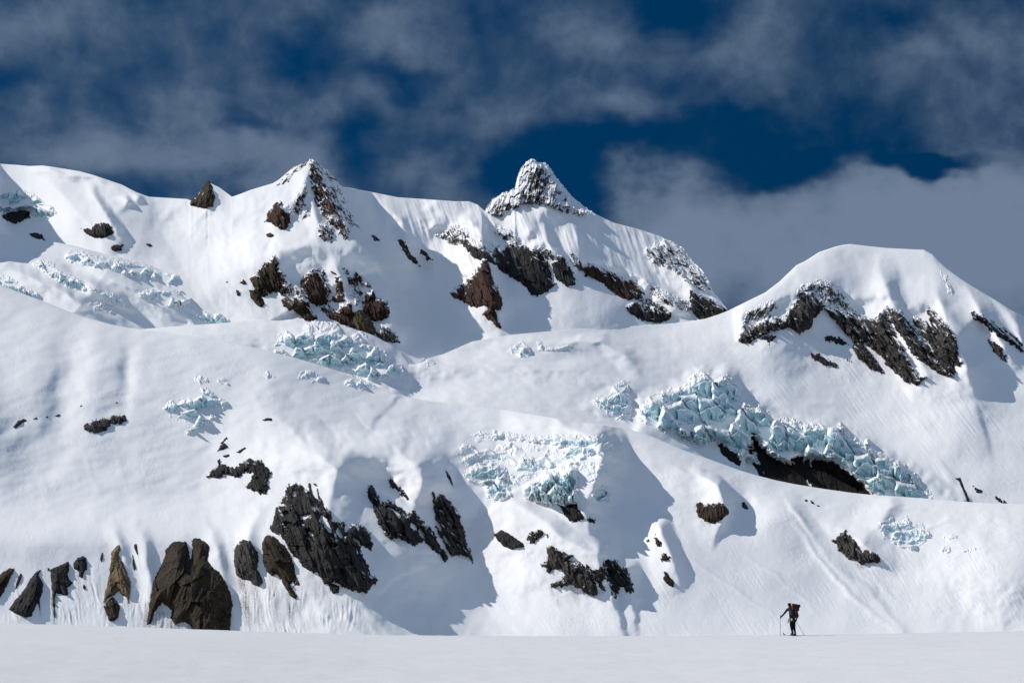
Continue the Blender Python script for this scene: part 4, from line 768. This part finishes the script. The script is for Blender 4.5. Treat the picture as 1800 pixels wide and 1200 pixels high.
ic('ice_block', S_F, [(1036,872),(1052,860),(1064,850),(1074,868),(1074,888),(1055,886),(1042,880)], 'separate dirty ice wedge in the shade right of the centre icefall', H=16, W=5, fs=14, fa=6, ice=.5, dirt=.35, cat='ice block', group='ice blocks of the centre icefall')
ic('icefall', S_F, [(284,718),(298,704),(320,702),(340,692),(355,681),(376,688),(398,705),(402,712),(384,724),(372,740),(348,756),(334,764),(322,756),(338,742),(316,735),(298,730)], 'small icefall on the left slope under the smooth dome', H=9, W=7, fs=20, fa=11, ice=.36, mat=M_ICEG, asp=1.3, edge=5)
ic('icefall', S_F, [(524,664),(530,652),(545,650),(562,656),(574,664),(560,670),(540,672)], 'snowy ice hump on the crest left of the centre', H=7, W=6, fs=16, fa=6, ice=.3, mat=M_ICEG)
ic('icefall', S_F, [(598,668),(615,663),(636,664),(660,680),(668,690),(645,688),(615,680)], 'snowy ice edge right of the crest hump', H=7, W=6, fs=16, fa=6, ice=.3, mat=M_ICEG)
ic('icefall', S_F, [(1545,925),(1556,914),(1572,912),(1600,911),(1626,924),(1636,945),(1622,957),(1602,967),(1580,961),(1558,945)], 'small stepped ice wall on the bright right-hand bump', H=5, W=5, fs=16, fa=8, ice=.5, dirt=.1, asp=.8, mat=M_ICEG, amp=0.55, edge=7, es=13)

for pts, lab in (([(1037,834),(1046,830),(1056,832),(1055,842),(1045,843)], 'little pale ice block in the shade beside the dirty ice cliff'), ([(1077,838),(1086,832),(1088,842),(1082,847)], 'little turquoise ice block, farthest right of the centre icefall')):
    ic('ice_block', S_F, pts, lab, H=8, W=4, fs=10, fa=4, ice=.5, edge=1, cat='ice block', group='ice blocks of the centre icefall')
for pts, lab in (([(380,668),(392,662),(404,668),(400,676),(388,676)], 'middle one of three snowy ice lumps above the small left icefall'), ([(340,662),(352,658),(366,668),(356,676),(344,672)], 'snowy ice lump straight above the small left icefall'), ([(458,660),(470,651),(482,662),(470,666)], 'small snowy ice lump nearest the crest, right of the small left icefall')):
    ic('ice_lump', S_F, pts, lab, M_ICEG, H=7, W=5, fs=14, fa=6, ice=.25, cat='ice block', group='snowy ice lumps on the left slope')
for pts, lab in (([(1650,965),(1660,958),(1672,962),(1668,972),(1655,974)], 'lowest small ice ledge right of the stepped ice wall'), ([(1658,944),(1680,938),(1690,942),(1670,950)], 'upper thin ice ledge right of the stepped ice wall'), ([(1694,968),(1706,962),(1716,964),(1704,972)], 'rightmost small ice ledge on the bright bump')):
    ic('ice_ledge', S_F, pts, lab, M_ICEG, H=6, W=4, fs=10, fa=5, ice=.3, cat='ice ledge', group='small ice ledges on the right-hand bump')

ic('icefall', S_F, [(800,800),(812,775),(840,768),(900,775),(960,782),(1000,800),(1030,810),(1070,805),(1074,830),(1040,850),(1018,845),(1005,820),(970,828),(930,842),(905,850),(890,820),(850,812),(820,820)], 'broad snowed-over body of broken ice in the middle of the centre icefall', M_ICEG, H=5, W=9, fs=30, fa=8, ice=0.26, edge=6, amp=0.45, asp=.9, group='ice blocks of the centre icefall')

ic('icefall', S_L, [(150,500),(175,506),(200,515),(222,530),(215,540),(190,530),(160,514)], 'short ice wall continuing the middle crevasse of the left glacier tongue', M_ICEG, H=11, W=5, fs=18, fa=7, ice=.5)
ic('icefall', S_L, [(150,535),(175,528),(200,540),(196,552),(170,548)], 'small ice patch low on the left glacier just above the dome edge', M_ICEG, H=8, W=5, fs=15, fa=6, ice=.5)
ic('icefall', S_M, [(735,640),(745,628),(758,630),(768,640),(752,644)], 'lone snow-covered ice lump right of the domed icefall', M_ICEG, H=9, W=5, fs=18, fa=5, ice=.3, edge=1.5, cat='ice block')
# ------------------------------------------------------------------ ski tourer on the crest of the plain
import bmesh
from mathutils import Matrix, Vector
SK_U = 1392.0
_k = CREST/(CT-((600-1116.5)/F)*ST)
SX = (SK_U-900)/F*_k; SY = CREST-.6
SZ = float(ground_z(np.array([SX]), np.array([SY]))[0])
SKO = Vector((SX, SY, SZ))
M_CLOTH = plain('black_softshell', (.006, .006, .008), .8, .15)
M_TROUS = plain('black_trousers', (.005, .005, .007), .8, .15)
M_HAT = plain('black_knit_hat', (.008, .008, .010), .95, .1)
M_SKIN = plain('skin', (.35, .2, .14), .6, .3)
M_RED = plain('red_nylon', (.07, .007, .009), .6, .3)
M_ORANGE = plain('orange_nylon', (.26, .075, .012), .6, .3)
M_BLUE = plain('blue_nylon', (.006, .055, .10), .6, .3)
M_PACK = plain('charcoal_pack_cloth', (.018, .018, .016), .8, .2)
M_OLIVE = plain('olive_webbing', (.10, .10, .02), .7, .2)
M_WHITE = plain('white_cloth', (.7, .7, .68), .7, .2)
M_METAL = plain('pole_aluminium', (.12, .15, .20), .4, .5, .6)
M_BOOT = plain('boot_shell', (.01, .01, .012), .4, .4)
M_SKI = plain('ski_topsheet', (.02, .02, .025), .4, .5)

def link(name, me, mat, parent=None, loc=None):
    o = bpy.data.objects.new(name, me); COL.objects.link(o)
    if mat: me.materials.append(mat)
    if parent: o.parent = parent
    if loc is not None: o.location = loc
    return o
def skin_mesh(name, pts, edges, mat, root=0, sub=2, parent=None):
    me = bpy.data.meshes.new(name)
    me.from_pydata([p[:3] for p in pts], edges, []); me.update()
    o = link(name, me, mat, parent)
    m = o.modifiers.new('skin', 'SKIN'); m.use_smooth_shade = True; m.branch_smoothing = .4
    if not me.skin_vertices: me.attributes  # layer is made by the modifier
    sv = me.skin_vertices[0].data if me.skin_vertices else None
    if sv:
        for i, p in enumerate(pts):
            r = p[3]; sv[i].radius = (r, p[4] if len(p) > 4 else r); sv[i].use_root = (i == root)
    s = o.modifiers.new('sub', 'SUBSURF'); s.levels = sub; s.render_levels = sub
    return o
def rbox(name, sx, sy, sz, mat, parent, loc, rot=(0, 0, 0), bev=.03, taper=1.0, seg=3):
    bm = bmesh.new(); bmesh.ops.create_cube(bm, size=1)
    for v in bm.verts:
        k = 1+(taper-1)*(v.co.z+.5); v.co = Vector((v.co.x*sx*k, v.co.y*sy*k, v.co.z*sz))
    bmesh.ops.bevel(bm, geom=bm.edges[:], offset=bev, segments=seg, affect='EDGES', profile=.6)
    for f in bm.faces: f.smooth = True
    me = bpy.data.meshes.new(name); bm.to_mesh(me); bm.free()
    o = link(name, me, mat, parent, loc); o.rotation_euler = rot
    return o
def tube(name, a, b, r0, r1, mat, parent, n=10):
    a = Vector(a); b = Vector(b); bm = bmesh.new()
    bmesh.ops.create_cone(bm, cap_ends=True, segments=n, radius1=r0, radius2=r1, depth=(b-a).length)
    q = (b-a).to_track_quat('Z', 'Y').to_matrix().to_4x4(); q.translation = (a+b)/2
    bm.transform(q)
    for f in bm.faces: f.smooth = len(f.verts) == 4
    me = bpy.data.meshes.new(name); bm.to_mesh(me); bm.free()
    return link(name, me, mat, parent)

# body: one skinned surface (x right, y away from the viewer, z up)
BP = [(-.04,.02,.90,.15,.12), (-.05,.08,1.10,.155,.115), (-.05,.16,1.30,.18,.12), (-.07,.22,1.44,.17,.10), (-.13,.28,1.55,.06), (-.14,.29,1.60,.085,.10), (-.14,.30,1.68,.085,.10),
      (-.26,.21,1.42,.075), (-.43,.28,1.19,.052), (-.60,.36,1.00,.042), (-.625,.37,.965,.055,.042),          # left arm 7-10
      (.14,.21,1.41,.075), (.29,.10,1.08,.055), (.19,.22,.83,.037), (.175,.24,.79,.044,.03),               # right arm 11-14
      (-.11,.02,.84,.12), (-.085,.10,.47,.085), (-.05,-.02,.16,.052), (-.05,.0,.08,.055),                  # left leg 15-18
      (.05,.02,.84,.12), (.06,.14,.47,.085), (.085,-.04,.16,.052), (.085,-.02,.08,.055)]                  # right leg 19-22
BE = [(0,1),(1,2),(2,3),(3,4),(4,5),(5,6),(3,7),(7,8),(8,9),(9,10),(3,11),(11,12),(12,13),(13,14),(0,15),(15,16),(16,17),(17,18),(0,19),(19,20),(20,21),(21,22)]
def fingers(base, wrist, side):
    bx, by, bz = BP[base][:3]
    for k, L in enumerate((.85, 1.0, .95, .78)):
        z = bz+.012-.022*k
        n = len(BP)
        BP.extend([(bx+side*.022, by+.035, z, .0095), (bx-side*.006*1, by+.058*L+.01, z-.004, .0085), (bx-side*.028, by+.035*L+.01, z-.006, .0075)])
        BE.extend([(base, n), (n, n+1), (n+1, n+2)])
    n = len(BP)
    BP.extend([(bx-side*.03, by-.005, bz+.03, .011), (bx-side*.045, by+.022, bz+.035, .009)]); BE.extend([(base, n), (n, n+1)])
fingers(10, 9, -1); fingers(14, 13, 1)
person = skin_mesh('person', BP, BE, M_CLOTH, 0, 2)
person.location = SKO
tag(person, 'person in black ski clothes seen from behind, bent under a big pack', 'person')
sk = [skin_mesh('hat', [(-.14,.30,1.645,.118,.125), (-.142,.305,1.715,.108,.115), (-.144,.308,1.755,.06,.065)], [(0,1),(1,2)], M_HAT, 0, 2, person)]
for sx, bx, by in ((-1, -.05, .0), (1, .085, -.02)):
    rbox('boot', .105, .30, .10, M_BOOT, person, (bx, by+.05, .075), (0, 0, .1*sx), .03, .9)
    rbox('boot', .10, .13, .20, M_BOOT, person, (bx, by-.02, .18), (0, 0, 0), .035, .95)
bmh = tube('harness', (-.04,.02,.80), (-.04,.03,.95), .165, .16, M_PACK, person, 18)
rbox('sling', .05, .05, .24, M_OLIVE, person, (-.27,-.02,.80), (0,.15,0), .02)
rbox('sling', .30, .03, .03, M_OLIVE, person, (-.10,-.14,.77), (0,.1,0), .012)
rbox('chalk_bag', .07, .06, .12, M_WHITE, person, (-.10,-.15,.865), (0,.35,0), .025)

pk = bpy.data.objects.new('backpack', None); COL.objects.link(pk); pk.location = SKO+Vector((.02,-.06,1.0))
tag(pk, 'bulky dark backpack with red lid and orange and blue items strapped on, on the skier', 'backpack')
pk.rotation_euler = (math.radians(-14), 0, 0)
def pl(*a): return Vector(a)
rbox('pack_body', .46, .28, .60, M_PACK, pk, (0, 0, .26), (0, 0, 0), .08, 1.08)
rbox('pack_lid', .33, .27, .16, M_RED, pk, (.07, 0, .64), (0, .12, 0), .06, .85)
rbox('side_pocket', .12, .10, .32, M_RED, pk, (.14, -.13, .28), (0, 0, 0), .04)
rbox('front_pocket', .06, .06, .28, M_ORANGE, pk, (-.06, -.14, .50), (0, .05, 0), .03)
rbox('stuff_sack', .13, .10, .24, M_BLUE, pk, (-.14, -.14, .20), (0, 0, 0), .045)
tube('rolled_mat', (.22,-.02,.60), (.36,.04,.62), .085, .085, M_PACK, pk, 16)
rbox('mat_strap', .16, .10, .26, M_PACK, pk, (.25, 0, .46), (0, .1, 0), .05)
rbox('compression_strap', .43, .02, .025, M_OLIVE, pk, (0, -.135, .36), (0, 0, 0), .008)

def ski_pole(top, foot, label):
    r = bpy.data.objects.new('ski_pole', None); COL.objects.link(r); r.location = SKO+Vector(foot)
    tag(r, label, 'ski pole', 'ski poles')
    d = Vector(top)-Vector(foot)
    tube('shaft', (0, 0, 0), d, .009, .012, M_METAL, r)
    tube('grip', d*.97, d*1.10, .017, .02, M_CLOTH, r)
    u = d.normalized()
    tube('basket', u*.06, u*.075, .045, .03, M_PACK, r, 14)
    return r
gz = lambda x, y: float(ground_z(np.array([SX+x]), np.array([SY+y]))[0])-SZ
ski_pole((-.625,.37,1.0), (-.67,.30,gz(-.67,.30)-.02), 'upright ski pole held in the outstretched left hand')
ski_pole((.175,.24,.82), (.60,.05,gz(.60,.05)-.02), 'slanted ski pole trailing from the right hand')
def ski(x, y, ang, label):
    r = bpy.data.objects.new('ski', None); COL.objects.link(r); r.location = SKO+Vector((x, y, .0)); r.rotation_euler = (0, 0, ang)
    tag(r, label, 'ski', 'touring skis')
    bm = bmesh.new(); rows = []
    for i in range(25):
        t = -.85+1.75*i/24
        w = .045+.018*abs(t)**1.5 if t < .75 else .06*max(.15, (1-(t-.75)/.16)**.6 if t < .905 else .1)
        z = .028+(max(0, t-.66)**2)*2.2
        rows.append([bm.verts.new(c) for c in ((-w, t, z), (w, t, z), (w, t, z-.012), (-w, t, z-.012))])
    for a, b in zip(rows[:-1], rows[1:]):
        for k in range(4): bm.faces.new((a[k], a[(k+1) % 4], b[(k+1) % 4], b[k]))
    bm.faces.new(rows[0]); bm.faces.new(rows[-1][::-1])
    bmesh.ops.recalc_face_normals(bm, faces=bm.faces[:])
    me = bpy.data.meshes.new('board'); bm.to_mesh(me); bm.free(); link('board', me, M_SKI, r)
    rbox('binding', .08, .34, .03, M_METAL, r, (0, .03, .045), (0, 0, 0), .01)
    return r
ski(-.05, .03, math.radians(26), 'left touring ski whose tip shows on the snow beside the skier')
ski(.085, .0, math.radians(6), 'right touring ski under the skier, mostly sunk behind the snow crest')
# ------------------------------------------------------------------ light, sky, camera
SUN_EL, SUN_AZ = math.radians(37), math.radians(-80)      # azimuth measured from the view axis, negative = left
sd = bpy.data.lights.new('sun', 'SUN'); so = bpy.data.objects.new('sun', sd); COL.objects.link(so)
sd.energy = 3.85; sd.angle = math.radians(.5); sd.color = (1, .94, .865)
from mathutils import Vector
sv = Vector((math.sin(SUN_AZ)*math.cos(SUN_EL), math.cos(SUN_AZ)*math.cos(SUN_EL), math.sin(SUN_EL)))
so.rotation_euler = (-sv).to_track_quat('-Z', 'Y').to_euler()
so.location = sv*500

w = bpy.data.worlds.new('World'); scene.world = w; w.use_nodes = True
nt = w.node_tree; bg = nt.nodes['Background']; bg.inputs['Strength'].default_value = .075
tc = nnode(nt, 'ShaderNodeTexCoord'); D = tc.outputs['Generated']
sky = nnode(nt, 'ShaderNodeTexSky', sky_type='NISHITA'); sky.sun_disc = False
sky.sun_elevation = SUN_EL; sky.sun_rotation = SUN_AZ
sky.altitude = 2500; sky.air_density = 1.0; sky.dust_density = .3; sky.ozone_density = 3
sep = nnode(nt, 'ShaderNodeSeparateXYZ'); nt.links.new(D, sep.inputs[0])
X, Y, Zc = sep.outputs
az = math_n(nt, 'ARCTAN2', X, Y); el = math_n(nt, 'ARCSINE', Zc)
cmb = nnode(nt, 'ShaderNodeCombineXYZ'); nt.links.new(az, cmb.inputs[0]); nt.links.new(el, cmb.inputs[1])
AE = cmb.outputs[0]
# wispy edges: warp the lookup with noise
nz = nnode(nt, 'ShaderNodeTexNoise'); nz.inputs['Scale'].default_value = 16; nz.inputs['Detail'].default_value = 4; nz.inputs['Roughness'].default_value = .5
mp = nnode(nt, 'ShaderNodeMapping'); mp.inputs['Scale'].default_value = (1, 1.5, 1); nt.links.new(AE, mp.inputs[0]); nt.links.new(mp.outputs[0], nz.inputs['Vector'])
vm = nnode(nt, 'ShaderNodeVectorMath', operation='SUBTRACT'); nt.links.new(nz.outputs['Color'], vm.inputs[0]); vm.inputs[1].default_value = (.5, .5, .5)
vs = nnode(nt, 'ShaderNodeVectorMath', operation='SCALE'); nt.links.new(vm.outputs[0], vs.inputs[0]); vs.inputs['Scale'].default_value = .07
va = nnode(nt, 'ShaderNodeVectorMath', operation='ADD'); nt.links.new(AE, va.inputs[0]); nt.links.new(vs.outputs[0], va.inputs[1])
WP = va.outputs[0]
def blob(u, v, ru, rv, amp):
    x = (u-900.0)/F; y = (600.0-v)/F
    d = np.array([x, CT-y*ST, ST+y*CT]); d /= np.linalg.norm(d)
    a0 = math.atan2(d[0], d[1]); e0 = math.asin(d[2])
    m = nnode(nt, 'ShaderNodeMapping', vector_type='POINT'); nt.links.new(WP, m.inputs[0])
    m.inputs['Scale'].default_value = (F/ru, F/rv, 0); m.inputs['Location'].default_value = (-a0*F/ru, -e0*F/rv, 0)
    ln = nnode(nt, 'ShaderNodeVectorMath', operation='LENGTH'); nt.links.new(m.outputs[0], ln.inputs[0])
    r = nnode(nt, 'ShaderNodeMapRange', interpolation_type='SMOOTHSTEP'); nt.links.new(ln.outputs['Value'], r.inputs[0])
    r.inputs[1].default_value = 1.6; r.inputs[2].default_value = 0; r.inputs[3].default_value = 0; r.inputs[4].default_value = amp
    return r.outputs[0]
base = math_n(nt, 'MULTIPLY_ADD', noise_n(nt, 20, 6, .55, AE, .2), 1.4, -.36)
base = math_n(nt, 'ADD', base, math_n(nt, 'MULTIPLY_ADD', noise_n(nt, 75, 6, .6, AE, .5), .5, -.25))
BLOBS = [(1500,430,640,115,1.05),(1800,480,420,180,.7),(1240,390,220,90,.4),(1750,380,200,80,.4),(480,275,150,70,.5),(330,230,160,90,.3),(760,305,85,60,.8),(870,185,110,55,.4),(60,60,170,90,.45),(300,70,200,70,.3),(620,60,130,80,.3),(1340,60,110,90,.45),(1620,130,180,70,.35),(1740,230,140,70,.35),(120,270,200,70,.55),(240,320,200,50,.4),(560,310,120,60,.3),(1090,205,110,45,.35),(1000,90,220,60,.3),(1090,210,80,40,.25),
 (440,232,50,22,-.5),(560,170,110,45,.35),(660,200,100,30,.25),(730,60,120,70,.3),(690,150,90,25,-.35),(630,270,50,45,-.4),(900,300,170,60,-.65),(1080,300,110,40,-.4),(1300,240,190,60,-.5),(1480,180,120,60,-.35),(1640,296,110,20,-1.0),(1480,280,170,36,-.5),(540,110,50,50,-.35),(1200,30,110,40,-.4),(1560,40,60,50,-.25),(20,150,80,30,-.2),(200,190,60,40,-.2)]
acc = base
for b_ in BLOBS: acc = math_n(nt, 'ADD', acc, blob(*b_))
dens = ramp(nt, acc, -.05, 1.05)
# deep clear blue behind, as from high up: the sky looked up higher than the line of sight
up = nnode(nt, 'ShaderNodeVectorMath', operation='ADD'); nt.links.new(D, up.inputs[0]); up.inputs[1].default_value = (0, 0, .8)
nrm = nnode(nt, 'ShaderNodeVectorMath', operation='NORMALIZE'); nt.links.new(up.outputs[0], nrm.inputs[0]); nt.links.new(nrm.outputs[0], sky.inputs['Vector'])
hsv = nnode(nt, 'ShaderNodeHueSaturation'); hsv.inputs['Saturation'].default_value = 1.4; hsv.inputs['Value'].default_value = .62; hsv.inputs['Hue'].default_value = .497; nt.links.new(sky.outputs[0], hsv.inputs['Color'])
# cloud light: grey low in front of us, bright overhead and behind
n3 = noise_n(nt, 30, 5, .55, AE)
cg = mix_col(nt, ramp(nt, acc, .3, 1.6), (.82, 1.42, 2.4), (2.1, 2.85, 4.15))
hi = ramp(nt, el, .30, .75); bk = ramp(nt, Y, .55, -.2)
far = math_n(nt, 'MAXIMUM', hi, bk)
cl = mix_col(nt, far, cg, (3.6, 5.0, 7.1))
dn = math_n(nt, 'MAXIMUM', dens, math_n(nt, 'MULTIPLY', far, .62))
nt.links.new(mix_col(nt, dn, hsv.outputs[0], cl), bg.inputs['Color'])

cam = bpy.data.cameras.new('camera'); co = bpy.data.objects.new('camera', cam); COL.objects.link(co)
cam.sensor_width = 36; cam.lens = 70; cam.clip_end = 20000; cam.clip_start = .1
co.location = (0, 0, EYE); co.rotation_euler = (math.pi/2+PITCH, 0, 0)
scene.camera = co
vw = scene.view_settings; vw.view_transform = 'Standard'; vw.look = 'None'; vw.gamma = 1; vw.exposure = 0
